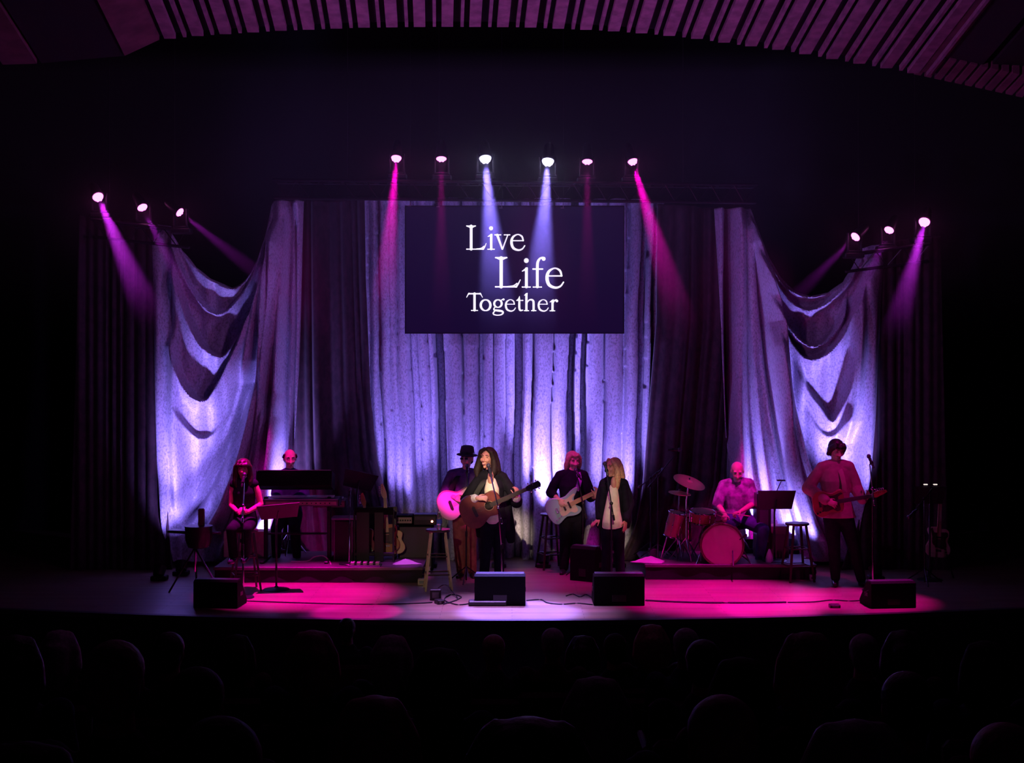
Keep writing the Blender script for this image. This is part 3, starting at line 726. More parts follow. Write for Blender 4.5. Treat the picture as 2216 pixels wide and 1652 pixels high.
# thin stage haze hanging around the lamps
hz = bpy.data.materials.new('haze'); hz.use_nodes = True; nt = hz.node_tree
nt.nodes.remove(nt.nodes['Principled BSDF']); vsn = nt.nodes.new('ShaderNodeVolumeScatter')
vsn.inputs['Anisotropy'].default_value = 0.2
tc = nt.nodes.new('ShaderNodeTexCoord'); sp = nt.nodes.new('ShaderNodeSeparateXYZ'); mr = nt.nodes.new('ShaderNodeMapRange')
mr.interpolation_type = 'SMOOTHSTEP'; mr.inputs[1].default_value = 2.9; mr.inputs[2].default_value = 5.6; mr.inputs[3].default_value = 0.0; mr.inputs[4].default_value = 0.16
nt.links.new(tc.outputs['Object'], sp.inputs[0]); nt.links.new(sp.outputs['Z'], mr.inputs[0]); nt.links.new(mr.outputs[0], vsn.inputs['Density'])
nt.links.new(vsn.outputs[0], nt.nodes['Material Output'].inputs['Volume'])
m_ = M(); m_.box((0.2, 17.85, 4.8), (15, 1.5, 3.8)); o = build(m_, 'haze', hz, None, False); tag(o, 'thin haze of theatrical fog in which the lamp beams show', 'haze', kind='stuff')
# ---------------------------------------------------------------- people
SKIN = mat('skin', (0.62, 0.30, 0.21), 0.55, var=0.06, scale=30)
SKIN2 = mat('skin_ruddy', (0.66, 0.38, 0.28), 0.5, var=0.06, scale=30)
EYEM = mat('eye', (0.26, 0.14, 0.12), 0.2); LIP = mat('lips', (0.50, 0.14, 0.14), 0.4); TEETH = mat('teeth', (0.8, 0.78, 0.72), 0.3)
def cloth(name, c, r=0.85, **k): return mat(name, c, r, var=k.get('var', 0.18), scale=k.get('scale', 18), bump=0.25, spec=0.12)
def hand(mb, w, D, N, thumb, curl=0.5, s=1.0, spread=0.10):
    """w wrist, D towards the knuckles, N palm normal, thumb = side the thumb leaves from"""
    D = V(D).normalized(); N = perp(D, V(N)); S = perp(D, V(thumb)); S = (S-N*S.dot(N)).normalized()
    w = V(w); pal = w+D*0.048*s
    R = Matrix((S, D, N)).transposed()
    mb.ell(pal, (0.041*s, 0.056*s, 0.017*s), R, n=12, m=8)
    mb.ell(w+D*0.066*s, (0.040*s, 0.030*s, 0.014*s), R, n=12, m=8)
    L = (0.074, 0.082, 0.076, 0.060)
    for i in range(4):
        off = (1.5-i)*0.0205*s
        b = w+D*0.085*s+S*off - D*(0.004*abs(i-1))*s
        dd = (D+S*(1.5-i)*spread).normalized(); l = L[i]*s; pts = [b-dd*0.02*s]; a = 0
        p = b; pts.append(p)
        for k, f in enumerate((.46, .31, .23)):
            a += curl*(0.75, 0.95, 0.7)[k]
            q = dd*math.cos(a)+N*math.sin(a); p = p+q*(l*f); pts.append(p)
        mb.tube(pts, [0.0088*s, 0.0092*s, 0.0085*s, 0.0078*s, 0.0068*s], n=8)
    b = w+D*0.022*s+S*0.028*s; q1 = (S*0.8+D*0.75+N*0.25).normalized(); p1 = b+q1*0.036*s; q2 = (D*0.85+S*0.35+N*(0.3+curl*0.5)).normalized(); p2 = p1+q2*0.030*s; p3 = p2+(q2+N*0.3*curl).normalized()*0.024*s
    mb.tube([b-q1*0.015*s, b, p1, p2, p3], [0.012*s, 0.014*s, 0.0105*s, 0.0095*s, 0.008*s], n=8)
def head_frame(c, yaw, pitch, roll=0):
    """local x = the figure's left-hand side seen in the picture's right, y = back, z = up; yaw>0 turns the face to picture right"""
    return Matrix.Translation(V(c)) @ Matrix.Rotation(math.radians(yaw), 4, 'Z') @ Matrix.Rotation(math.radians(pitch), 4, 'X') @ Matrix.Rotation(math.radians(roll), 4, 'Y')
def head_solid(mb, X, s=1.0, female=False):
    R = X.to_3x3()
    def E(c, r, Rl=None): mb.ell(X @ (V(c)*s), [k*s for k in r], R if Rl is None else R @ Rl, n=16, m=12)
    E((0, .012, .030), (.074, .093, .086))
    E((0, -.022, -.010), (.064, .066, .078))
    jw = .030 if female else .036
    mb.tube([X @ (V((0, -.01, -.045))*s), X @ (V((0, -.040, -.085))*s)], [.058*s, jw*s], n=14)
    mb.tube([X @ (V((0, -.050, -.092))*s), X @ (V((0, -.060, -.100))*s)], [.022*s, .018*s], n=10)
    mb.tube([X @ (V((0, -.086, .018))*s), X @ (V((0, -.102, -.012))*s), X @ (V((0, -.110, -.026))*s)], [.009*s, .011*s, .015*s], n=10)
    for k in (-1, 1):
        E((k*.030, -.070, -.020), (.026, .024, .026))
        E((k*.030, -.076, .036), (.026, .014, .010))
        E((k*.075, .010, -.002), (.009, .017, .030), Matrix.Rotation(k*.25, 3, 'Z'))
        E((k*.012, -.100, -.030), (.010, .010, .008))
    E((0, -.082, -.057), (.026, .012, .010)); E((0, -.078, -.072), (.022, .012, .010))
def face_parts(X, parent, s=1.0, open_mouth=0.0, brow=(0.05, 0.03, 0.02)):
    R = X.to_3x3()
    for k in (-1, 1):
        m2 = M(); m2.ell(X @ (V((k*.031, -.082, .014))*s), (.0115*s, .009*s, .0048*s), R, n=10, m=6); build(m2, 'eye', EYEM, parent)
        m2 = M(); m2.tube([X @ (V((k*.014, -.090, .034))*s), X @ (V((k*.032, -.091, .040))*s), X @ (V((k*.050, -.078, .034))*s)], [.003*s, .0045*s, .002*s], n=6)
        build(m2, 'eyebrow', mat('brow_%02d' % int(brow[0]*100), brow, 0.8), parent)
    m2 = M(); m2.ell(X @ (V((0, -.094, -.063))*s), (.021*s, .0065*s, (.006+.008*open_mouth)*s), R, n=12, m=6); build(m2, 'lips', LIP, parent)
    if open_mouth:
        m2 = M(); m2.ell(X @ (V((0, -.099, -.061))*s), (.014*s, .004*s, .004*s), R, n=10, m=6); build(m2, 'teeth', TEETH, parent)
def person(label, d, base, J, head=(0, 0, 0), hs=1.0, female=False, skin=SKIN, top=None, top_r=1.0, sleeve='long', bottom=None, shoe=None, hands=None, open_mouth=0.0, brow=(0.05, 0.03, 0.02), top_name='shirt', bw=1.0, hem=0.0, group=None, bottom_name='trousers', leg_w=1.0, bell=False):
    q = {}
    for k, v_ in J.items():
        dy = v_[2] if len(v_) > 2 else 0.0
        p = P(v_[0], v_[1], d); p.y += dy; q[k] = p
    root = thing('person', label, 'person', base, group)
    X = head_frame(q['head'], *head)
    b = M()
    head_solid(b, X, hs, female)
    nb = q['neck']; up = (q['neck']-q['chest']).normalized()
    b.tube([nb-up*0.05, nb+up*0.03, X @ (V((0, .012, -.06))*hs)], [0.07*bw, 0.052*bw, 0.050*bw], n=12)
    sd = (q['shR']-q['shL']).normalized()
    shw = (q['shR']-q['shL']).length/2
    def torso(m_, g, low=0.0, rx=1.0, cl=False):
        pl = q['pelvis']; pts = [pl+(pl-q['waist']).normalized()*(0.03 if cl else 0.05), pl, q['waist'], q['chest'], (q['shL']+q['shR'])/2-up*0.02, nb]
        rxs = [.145*bw, .158*bw, .128*bw, .150*bw, max(.11, shw*.80), .058]; rys = [.10*bw, .108*bw, .092*bw, .112*bw, .080*bw, .055]
        if cl: rxs[0] = .158*bw; rys[0] = .108*bw
        m_.tube(pts, [r_*rx+g for r_ in rxs], n=18, side=sd, ry=[r_+g for r_ in rys], cap='flat' if cl else 'round')
        for s_ in 'LR': m_.tube([nb-up*.015, nb.lerp(q['sh'+s_], .5)-up*.005, q['sh'+s_].lerp(nb, .1)], [.048+g, .050+g, .050*bw+g*.8], n=12)
    torso(b, 0)
    arms = []
    for s_ in 'LR':
        sh, el, wr = q['sh'+s_], q['el'+s_], q['wr'+s_]
        b.ell(sh.lerp(nb, .10)-up*.008, (.052*bw,)*3, n=12, m=8)
        b.tube([sh.lerp(nb, .08)-up*.008, sh.lerp(el, .4), el], [.050*bw, .046*bw, .038*bw], n=12)
        b.tube([el, el.lerp(wr, .35), wr], [.038*bw, .039*bw, .026], n=12)
        arms.append((sh, el, wr))
    for s_ in 'LR':
        hp, kn, an = q['hip'+s_], q['kn'+s_], q['an'+s_]
        b.tube([hp, hp.lerp(kn, .5), kn], [.085*bw, .070*bw, .052*bw], n=14)
        b.tube([kn, kn.lerp(an, .35), an], [.050*bw, .052*bw, .034], n=12)
        toe = q.get('to'+s_, an+V((0, -.15, -.05)))
        b.tube([an+V((0, .02, -.03)), an.lerp(toe, .6)+V((0, 0, -.02)), toe], [.034, .033, .024], n=10)
    for i, s_ in enumerate('LR'):
        if hands and s_ in hands: hand(b, arms[i][2], *hands[s_])
    body = blob(b, 'body', skin, root, 0.0075, 2)
    face_parts(X, root, hs, open_mouth, brow)
    if top is not None:
        c = M(); torso(c, 0.014*top_r+0.004, cl=True)
        if hem:   # a loose hem hanging below the waist
            pl = q['pelvis']; dn = V((0, 0, -1))
            c.tube([q['waist'], pl, pl+dn*hem], [.135*bw+.02*top_r, .165*bw+.02*top_r, .172*bw+.03*top_r], n=18, side=sd, ry=[.10*bw+.02, .12*bw+.02, .125*bw+.025], cap='flat')
        for sh, el, wr in arms:
            g = 0.012*top_r+.004
            c.ell(sh.lerp(nb, .10)-up*.008, (.050*bw+g*.8,)*3, n=12, m=8)
            if sleeve == 'none': continue
            c.tube([sh.lerp(nb, .08)-up*.008, sh.lerp(el, .5), el], [.048*bw+g*.8, .048*bw+g, .043*bw+g*1.4], n=12)
            if sleeve in ('long', 'fold'):
                e2 = el.lerp(wr, .92 if sleeve == 'long' else .45)
                c.tube([el, el.lerp(e2, .5), e2], [.043*bw+g*1.4, .042*bw+g*1.1, .030+g*1.2], n=12)
            if bell:
                e2 = el.lerp(wr, .35)+V((0, 0, -.03))
                c.tube([sh.lerp(el, .6), el, e2], [.055, .080, .075], n=12)
        blob(c, top_name, top, root, 0.010, 3)
    if bottom is not None:
        c = M(); pl = q['pelvis']; dn = (pl-q['waist']).normalized()
        c.tube([pl-dn*.06, pl, pl+dn*.05], [.14*bw+.012, .160*bw+.014, .15*bw+.012], n=18, side=sd, ry=[.10*bw+.012, .112*bw+.012, .105*bw+.012])
        for s_ in 'LR':
            hp, kn, an = q['hip'+s_], q['kn'+s_], q['an'+s_]
            c.tube([hp, hp.lerp(kn, .5), kn], [.092*bw*leg_w+.01, .078*bw*leg_w+.01, .062*bw*leg_w+.01], n=14)
            c.tube([kn, kn.lerp(an, .5), an.lerp(kn, .03)], [.062*bw*leg_w+.01, .058*bw*leg_w+.01, .050*leg_w+.008], n=12)
        blob(c, bottom_name, bottom, root, 0.011, 3)
    if shoe is not None:
        for s_ in 'LR':
            an = q['an'+s_]; toe = q.get('to'+s_, an+V((0, -.15, -.05)))
            c = M(); c.tube([an+V((0, .03, -.035)), an.lerp(toe, .5)+V((0, 0, -.022)), toe+V((0, -.02, 0))], [.043, .042, .030], n=10)
            c.tube([an+V((0, 0, .01)), an+V((0, .01, -.03))], [.042, .044], n=10)
            blob(c, 'shoe', shoe, root, 0.01, 2)
    return root, X, q
def hair_mesh(root, X, m, fn, s=1.0, vox=0.009, name='hair', it=2):
    mb = M(); R = X.to_3x3()
    def E(c, r, Rl=None): mb.ell(X @ (V(c)*s), [k*s for k in r], R if Rl is None else R @ Rl, n=14, m=10)
    def T(pts, r, ry=None): mb.tube([X @ (V(p)*s) for p in pts], [k*s for k in r], n=10, side=R @ V((1, 0, 0)), ry=None if ry is None else [k*s for k in ry])
    fn(E, T); return blob(mb, name, m, root, vox, it)
DKHAIR = mat('dark_brown_hair', (0.020, 0.010, 0.009), 0.65, spec=0.25, var=0.3, scale=40, bump=0.5)
AUBURN = mat('auburn_hair', (0.045, 0.010, 0.012), 0.45, var=0.3, scale=40, bump=0.5)
BLOND = mat('blonde_hair', (0.62, 0.38, 0.18), 0.45, var=0.25, scale=45, bump=0.5)
SANDY = mat('sandy_hair', (0.50, 0.30, 0.20), 0.5, var=0.25, scale=45, bump=0.5)
GREYH = mat('grey_hair', (0.5, 0.47, 0.45), 0.6, var=0.25, scale=45, bump=0.5)
BLKHAIR = mat('black_hair', (0.02, 0.012, 0.014), 0.45, var=0.3, scale=40, bump=0.5)
# fabrics
NAVY = cloth('black_cloth', (0.008, 0.008, 0.015)); CARD = cloth('charcoal_knit', (0.009, 0.008, 0.014)); CREAM = cloth('cream_blouse', (0.85, 0.78, 0.60), var=.06)
JEAN = cloth('dark_denim', (0.012, 0.013, 0.025)); RUST = cloth('rust_trousers', (0.34, 0.12, 0.10)); BLKCL = cloth('black_trousers', (0.012, 0.011, 0.018))
PURP = cloth('dark_purple_shirt', (0.10, 0.045, 0.16)); PINKS = cloth('pale_pink_shirt', (0.45, 0.20, 0.22), var=.1); PLAID = cloth('grey_check_shirt', (0.30, 0.20, 0.30), var=.5, scale=12)
BLKSHOE = mat('black_shoe', (0.012, 0.011, 0.012), 0.35)
LACE = cloth('white_lace', (0.75, 0.68, 0.62), var=.2, scale=60)

# --- lead singer
fz = lambda px, d: P(px, HY+CH*F/d, d)
root, X, q = person('singer with long dark wavy hair playing a red-brown acoustic guitar at the front microphone', 17.2, fz(1066, 17.2),
    dict(head=(1055, 992, 0), neck=(1061, 1023), chest=(1063, 1056), waist=(1065, 1090), pelvis=(1067, 1120), shL=(1035, 1037, .02), shR=(1091, 1035, .02),
         elL=(1009, 1080, -.06), wrL=(1034, 1073, -.315), elR=(1118, 1086, .0), wrR=(1117, 1072, -.20), hipL=(1056, 1128), hipR=(1081, 1128), knL=(1051, 1198, -.03), knR=(1080, 1198), anL=(1046, 1264), anR=(1080, 1262, .03),
         toL=(1042, 1272, -.16), toR=(1086, 1271, -.13)),
    head=(-24, -3, 4), hs=1.08, female=True, top=CARD, top_r=1.5, sleeve='short', bell=True, bottom=JEAN, shoe=BLKSHOE, open_mouth=1.0, top_name='cardigan', bw=0.92,
    hands={'L': ((.9, -.1, .05), (0, .7, -.5), (0, 0, 1), .55, .95), 'R': ((.10, -.1, .9), (-.6, .6, .1), (-1, 0, .3), .75, .95)})
lead_q = q
c = M(); c.tube([P(1063, 1040, 17.1), P(1064, 1060, 17.07), P(1066, 1100, 17.08), P(1066, 1122, 17.1)], [.060, .094, .085, .09], ry=[.04, .085, .07, .08], n=16)
blob(c, 'blouse', CREAM, root, .009, 3)
c = M(); c.ell(P(1062, 1037, 17.075), (.040, .052, .105), n=14, m=10); build(c, 'neckline', SKIN, root)
for (a, b_) in (('elL', 'wrL'), ('elR', 'wrR')):
    c = M(); e1 = q[a].lerp(q[b_], .45); e2 = q[a].lerp(q[b_], .88)
    c.tube([e1, e1.lerp(e2, .3), e1.lerp(e2, .55), e1.lerp(e2, .8), e2], [.044, .052, .047, .056, .042], n=12); blob(c, 'lace_cuff', LACE, root, .008, 1)
c = M()   # long open cardigan fronts and back
c.tube([P(1092, 1060, 17.25), P(1097, 1110, 17.22), P(1103, 1150, 17.2), P(1106, 1172, 17.22)], [.07, .075, .075, .05], ry=[.05, .045, .04, .03], n=12)
c.tube([P(1040, 1060, 17.3), P(1040, 1110, 17.32), P(1042, 1160, 17.32)], [.07, .08, .07], ry=[.05, .04, .03], n=12)
c.tube([P(1066, 1060, 17.33), P(1070, 1110, 17.36), P(1074, 1150, 17.36)], [.15, .19, .16], ry=[.04, .035, .03], n=14)
blob(c, 'cardigan_skirt', CARD, root, .011, 3)
def h_lead(E, T):
    E((0, .030, .045), (.088, .092, .088)); E((.0, .05, .0), (.085, .07, .09))
    for k in (-1, 1):
        T([(k*.02, -.055, .105), (k*.065, -.050, .075), (k*.085, -.02, .0), (k*.100, -.015, -.08), (k*.105, -.03, -.15), (k*.090, -.05, -.215)], [.022, .028, .034, .042, .046, .022])
        T([(k*.05, .04, .05), (k*.09, .05, -.05), (k*.12, .04, -.14), (k*.13, .02, -.20)], [.05, .05, .05, .02])
    T([(0, .07, 0), (0, .09, -.1), (0, .09, -.2)], [.08, .085, .04])
    T([(.08, .02, -.05), (.135, .01, -.11), (.15, .0, -.13), (.17, 0, -.12)], [.03, .03, .018, .006])
hair_mesh(root, X, DKHAIR, h_lead, 1.08)

# --- guitarist in the hat
root, X, q = person('guitarist in a dark hat and rust trousers half hidden behind the lead singer', 18.2, fz(1006, 18.2),
    dict(head=(1010, 994, 0), neck=(1007, 1020), chest=(1003, 1050), waist=(1004, 1085), pelvis=(1007, 1112), shL=(974, 1028), shR=(1037, 1028),
         elL=(963, 1066, -.08), wrL=(986, 1072, -.31), elR=(1052, 1072), wrR=(1072, 1076, -.2), hipL=(996, 1120), hipR=(1019, 1120), knL=(994, 1180, -.02), knR=(1019, 1180), anL=(998, 1238), anR=(1022, 1238),
         toL=(992, 1245, -.15), toR=(1026, 1246, -.15)),
    head=(-18, 3, 0), hs=1.05, skin=SKIN2, sleeve='fold', top=PURP, top_r=1.2, bottom=RUST, shoe=BLKSHOE, leg_w=1.05, open_mouth=.6, bw=1.0,
    hands={'L': ((.8, -.1, -.25), (0, .8, -.3), (0, 0, 1), .6, 1.0), 'R': ((.2, -.1, .9), (-.6, .6, .1), (-1, 0, .3), .8, 1.0)})
def h_short(E, T): E((0, .03, .03), (.080, .085, .085)); E((0, .06, -.02), (.07, .045, .06))
hair_mesh(root, X, BLKHAIR, h_short, 1.05)
HATM = mat('felt_hat', (0.035, 0.018, 0.04), 0.9)
Rh = X.to_3x3() @ Matrix.Rotation(.08, 3, 'Y')
c = M(); c.lathe([(.02, .175), (.060, .178), (.083, .165), (.092, .12), (.097, .075), (.097, .07), (.135, .062), (.140, .055), (.135, .050), (.05, .055)], n=28, c=X @ V((0, .005, .0)), R=Rh); build(c, 'hat', HATM, root)
c = M(); c.lathe([(.0985, .075), (.0985, .10), (.094, .101), (.094, .075)], n=28, c=X @ V((0, .005, 0)), R=Rh); build(c, 'hat_band', mat('hat_band', (0.01, 0.01, 0.012), .4), root)
for k in (-1, 1):
    c = M(); c.box(X @ V((k*.033, -.105, .018)), (.042, .006, .024), X.to_3x3(), bev=.002); build(c, 'spectacle_lens', mat('glasses', (0.03, 0.02, 0.05), 0.1), root)

# --- bassist
root, X, q = person('bassist with shoulder-length sandy hair in black playing a pale blue bass', 18.5, fz(1236, 18.5),
    dict(head=(1240, 998, 0), neck=(1238, 1022), chest=(1237, 1052), waist=(1237, 1086), pelvis=(1238, 1112), shL=(1208, 1031), shR=(1266, 1030),
         elL=(1192, 1066, -.02), wrL=(1208, 1078, -.22), elR=(1278, 1076, -.02), wrR=(1287, 1072, -.22), hipL=(1226, 1118), hipR=(1251, 1118), knL=(1223, 1174, -.02), knR=(1250, 1176), anL=(1220, 1230), anR=(1247, 1231),
         toL=(1214, 1238, -.16), toR=(1250, 1239, -.16)),
    head=(20, 8, 0), hs=1.05, skin=SKIN2, top=NAVY, top_r=1.3, bottom=BLKCL, shoe=BLKSHOE, sleeve='fold', leg_w=1.08, brow=(0.3, 0.2, 0.12),
    hands={'L': ((.55, -.15, -.8), (.2, .8, 0), (1, 0, 0), .5, 1.05), 'R': ((.2, -.1, .9), (-.6, .6, .1), (-1, 0, .3), .8, 1.0)})
def h_bass(E, T):
    E((0, .025, .045), (.088, .095, .082)); E((0, .06, -.02), (.082, .06, .10))
    for k in (-1, 1): T([(k*.04, -.05, .09), (k*.078, -.03, .04), (k*.088, .0, -.05), (k*.088, .01, -.125)], [.024, .030, .036, .022])
    T([(0, .07, 0), (0, .075, -.12)], [.08, .055])
    T([(-.03, -.075, .085), (0, -.085, .075), (.03, -.08, .085)], [.02, .02, .02])
hair_mesh(root, X, SANDY, h_bass, 1.05)

# --- blonde singer
root, X, q = person('blonde singer in a dark blazer and cream blouse smiling towards the lead singer', 17.3, fz(1327, 17.3),
    dict(head=(1327, 1012, 0), neck=(1329, 1036), chest=(1328, 1066), waist=(1326, 1097), pelvis=(1326, 1124), shL=(1304, 1048), shR=(1353, 1048),
         elL=(1298, 1090, .02), wrL=(1297, 1122, -.06), elR=(1363, 1090, .02), wrR=(1352, 1124, -.10), hipL=(1314, 1130), hipR=(1338, 1130), knL=(1313, 1198, -.02), knR=(1340, 1198), anL=(1310, 1262), anR=(1344, 1262),
         toL=(1306, 1270, -.15), toR=(1348, 1270, -.15)),
    head=(-52, 0, 0), hs=1.0, female=True, top=NAVY, top_r=1.1, bottom=JEAN, shoe=BLKSHOE, top_name='blazer', bw=0.88, open_mouth=.8, brow=(0.35, 0.22, 0.12), leg_w=1.0,
    hands={'L': ((-.75, -.2, -.55), (.2, .2, -.9), (0, -1, .2), .12, .95, ), 'R': ((-.05, -.1, -1), (-.6, .5, 0), (-1, -.3, 0), .15, .95)})
c = M(); c.tube([P(1328, 1050, 17.22), P(1327, 1072, 17.19), P(1325, 1105, 17.2), P(1325, 1128, 17.2), P(1326, 1140, 17.22)], [.045, .072, .100, .125, .135], ry=[.04, .075, .085, .10, .10], n=18, cap='flat')
blob(c, 'blouse', CREAM, root, .009, 3)
c = M(); c.ell(P(1328, 1047, 17.20), (.036, .050, .085), n=14, m=10); build(c, 'neckline', SKIN, root)
c = M()
c.tube([P(1306, 1055, 17.27), P(1303, 1090, 17.27), P(1299, 1125, 17.28), P(1297, 1138, 17.28)], [.05, .06, .055, .04], ry=[.07, .07, .07, .06], n=12)
c.tube([P(1350, 1055, 17.27), P(1353, 1090, 17.27), P(1357, 1125, 17.28), P(1357, 1138, 17.28)], [.05, .06, .055, .04], ry=[.07, .07, .07, .06], n=12)
blob(c, 'blazer_front', NAVY, root, .011, 3)
def h_blond(E, T):
    E((0, .028, .042), (.086, .092, .086)); E((0, .055, -.02), (.080, .065, .11))
    T([(.03, -.05, .10), (.072, -.045, .06), (.088, -.01, -.02), (.092, -.01, -.12), (.085, -.03, -.22), (.07, -.045, -.30), (.05, -.05, -.34)], [.022, .028, .036, .044, .046, .036, .012])
    T([(-.03, -.05, .10), (-.072, -.035, .06), (-.088, .01, -.02), (-.095, .01, -.12), (-.090, -.01, -.20), (-.08, -.03, -.28)], [.022, .024, .032, .036, .036, .014])
    T([(0, .07, 0), (.02, .08, -.12), (.03, .07, -.22), (.03, .06, -.29)], [.08, .085, .065, .02])
hair_mesh(root, X, BLOND, h_blond, 1.0)

# --- guitarist at the right
root, X, q = person('dark-haired guitarist in a loose pink shirt standing right of the drum kit', 17.5, fz(1832, 17.5),
    dict(head=(1810, 976, 0), neck=(1808, 1003), chest=(1807, 1040), waist=(1810, 1080), pelvis=(1812, 1108), shL=(1775, 1014), shR=(1840, 1012),
         elL=(1749, 1057, .0), wrL=(1778, 1080, -.30), elR=(1853, 1058), wrR=(1858, 1080, -.22), hipL=(1799, 1118), hipR=(1828, 1116), knL=(1804, 1186, -.03), knR=(1847, 1182), anL=(1808, 1252), anR=(1864, 1255),
         toL=(1800, 1262, -.15), toR=(1874, 1264, -.12)),
    head=(14, 14, 0), hs=1.1, skin=SKIN2, top=PINKS, top_r=1.9, bottom=BLKCL, shoe=BLKSHOE, hem=.07, leg_w=1.05, bw=1.05,
    hands={'L': ((.8, -.15, -.3), (0, .8, -.3), (0, 0, 1), .6, 1.05), 'R': ((.5, -.2, .55), (-.3, .7, .2), (-1, 0, .6), .8, 1.05)})
def h_mop(E, T):
    E((0, .022, .050), (.092, .100, .090)); E((0, .06, -.01), (.088, .06, .085))
    for k in (-1, 1): T([(k*.05, -.06, .085), (k*.082, -.02, .04), (k*.086, .02, -.04)], [.03, .034, .028])
    T([(-.05, -.080, .070), (0, -.092, .065), (.05, -.080, .070)], [.024, .026, .024])
hair_mesh(root, X, BLKHAIR, h_mop, 1.08)

# --- drummer, seated
root, X, q = person('grey-haired drummer seated behind the bass drum looking down at the snare', 18.75, P(1598, 1213, 18.75),
    dict(head=(1594, 1020, -.06), neck=(1594, 1042, .02), chest=(1593, 1070, .03), waist=(1596, 1100, .05), pelvis=(1598, 1122, .06), shL=(1563, 1052, .02), shR=(1625, 1048, .02),
         elL=(1552, 1092, -.05), wrL=(1562, 1110, -.32), elR=(1630, 1090, -.04), wrR=(1592, 1102, -.35), hipL=(1587, 1126, .02), hipR=(1612, 1126, .02), knL=(1568, 1130, -.40), knR=(1643, 1140, -.34), anL=(1582, 1200, -.36), anR=(1632, 1203, -.38),
         toL=(1578, 1208, -.54), toR=(1622, 1211, -.54)),
    head=(-6, 24, 0), hs=1.08, skin=SKIN2, top=PLAID, top_r=1.6, sleeve='short', bottom=cloth('blue_jeans', (0.06, 0.06, 0.18)), shoe=mat('pale_shoe', (0.6, 0.5, 0.5), .6), brow=(0.4, 0.36, 0.34), bw=1.08,
    hands={'L': ((-.3, -.8, -.2), (0, 0, -1), (1, 0, 0), .9, 1.0), 'R': ((-.8, -.5, -.1), (0, 0, -1), (0, -1, 0), .9, 1.0)})
def h_drum(E, T):
    E((0, .030, .028), (.079, .090, .084)); E((0, .06, -.02), (.072, .045, .05))
hair_mesh(root, X, GREYH, h_drum, 1.08)
def h_beard(E, T): E((0, -.055, -.085), (.050, .045, .035))
hair_mesh(root, X, GREYH, h_beard, 1.08, name='beard')
drum_q = q

# --- keyboard player, seated behind the keyboards
root, X, q = person('balding keyboard player in a dark shirt behind the two-tier keyboards', 18.75, P(627, 1213, 18.75),
    dict(head=(628, 993, -.03), neck=(626, 1018, .03), chest=(625, 1048, .03), waist=(624, 1082, .04), pelvis=(624, 1112, .05), shL=(602, 1034), shR=(652, 1034),
         elL=(598, 1068, -.03), wrL=(606, 1076, -.26), elR=(660, 1070, -.03), wrR=(644, 1074, -.27), hipL=(612, 1116), hipR=(638, 1116), knL=(606, 1138, -.30), knR=(645, 1138, -.30), anL=(604, 1200, -.22), anR=(648, 1200, -.22),
         toL=(602, 1210, -.40), toR=(650, 1210, -.40)),
    head=(16, 8, 0), hs=1.08, skin=SKIN2, top=cloth('indigo_shirt', (0.03, 0.03, 0.09)), top_r=1.2, bottom=BLKCL, shoe=BLKSHOE, bw=1.05,
    hands={'L': ((.1, -.95, -.1), (0, 0, -1), (1, 0, 0), .35, 1.0), 'R': ((-.4, -.9, -.1), (0, 0, -1), (-1, 0, 0), .35, 1.0)})
def h_bald(E, T):
    E((0, .045, .012), (.079, .070, .070)); E((0, .06, -.03), (.072, .045, .05))
    for k in (-1, 1): T([(k*.070, -.02, .055), (k*.078, .01, .02)], [.018, .020])
hair_mesh(root, X, AUBURN, h_bald, 1.08)
for k in (-1, 1):
    c = M(); c.tube(smoothpoly([X @ (V((k*.033+.020*math.cos(t*PI/4), -.105, .016+.014*math.sin(t*PI/4)))*1.08) for t in range(8)], 2), .0022, n=5, closed=True); build(c, 'spectacle_rim', mat('glasses', (0.03, 0.02, 0.05), 0.1), root)

# --- backing singer on a stool at the left
root, X, q = person('backing singer with auburn fringe in black sleeveless top perched on a tall stool', 17.0, fz(530, 17.0),
    dict(head=(527, 1015, -.02), neck=(527, 1040), chest=(528, 1066), waist=(529, 1098), pelvis=(530, 1126, .03), shL=(504, 1049), shR=(553, 1048),
         elL=(500, 1094, .0), wrL=(521, 1104, -.20), elR=(565, 1092, .0), wrR=(542, 1105, -.20), hipL=(519, 1132, .0), hipR=(542, 1132, .0), knL=(514, 1138, -.38), knR=(546, 1138, -.36), anL=(516, 1196, -.30), anR=(541, 1194, -.28),
         toL=(513, 1206, -.42), toR=(540, 1204, -.40)),
    head=(4, 2, 0), hs=1.02, female=True, top=BLKCL, top_r=.8, sleeve='none', bottom=BLKCL, bottom_name='trousers', shoe=mat('patent_shoe', (0.03, 0.02, 0.04), 0.12), bw=0.86, top_name='vest_top',
    hands={'L': ((.85, -.4, .1), (.3, .6, -.3), (0, 0, 1), .6, .92), 'R': ((-.85, -.4, .1), (-.3, .6, -.3), (0, 0, 1), .6, .92)})
def h_fringe(E, T):
    E((0, .020, .045), (.092, .098, .085)); E((0, .055, -.02), (.086, .065, .11))
    T([(-.05, -.082, .055), (0, -.094, .052), (.05, -.082, .055)], [.028, .030, .028])
    for k in (-1, 1): T([(k*.045, -.06, .09), (k*.084, -.035, .03), (k*.092, -.02, -.08), (k*.090, -.03, -.16), (k*.075, -.04, -.215)], [.026, .032, .036, .034, .014])
    T([(0, .07, 0), (0, .08, -.12), (0, .075, -.22)], [.08, .08, .04])
hair_mesh(root, X, AUBURN, h_fringe, 1.02)
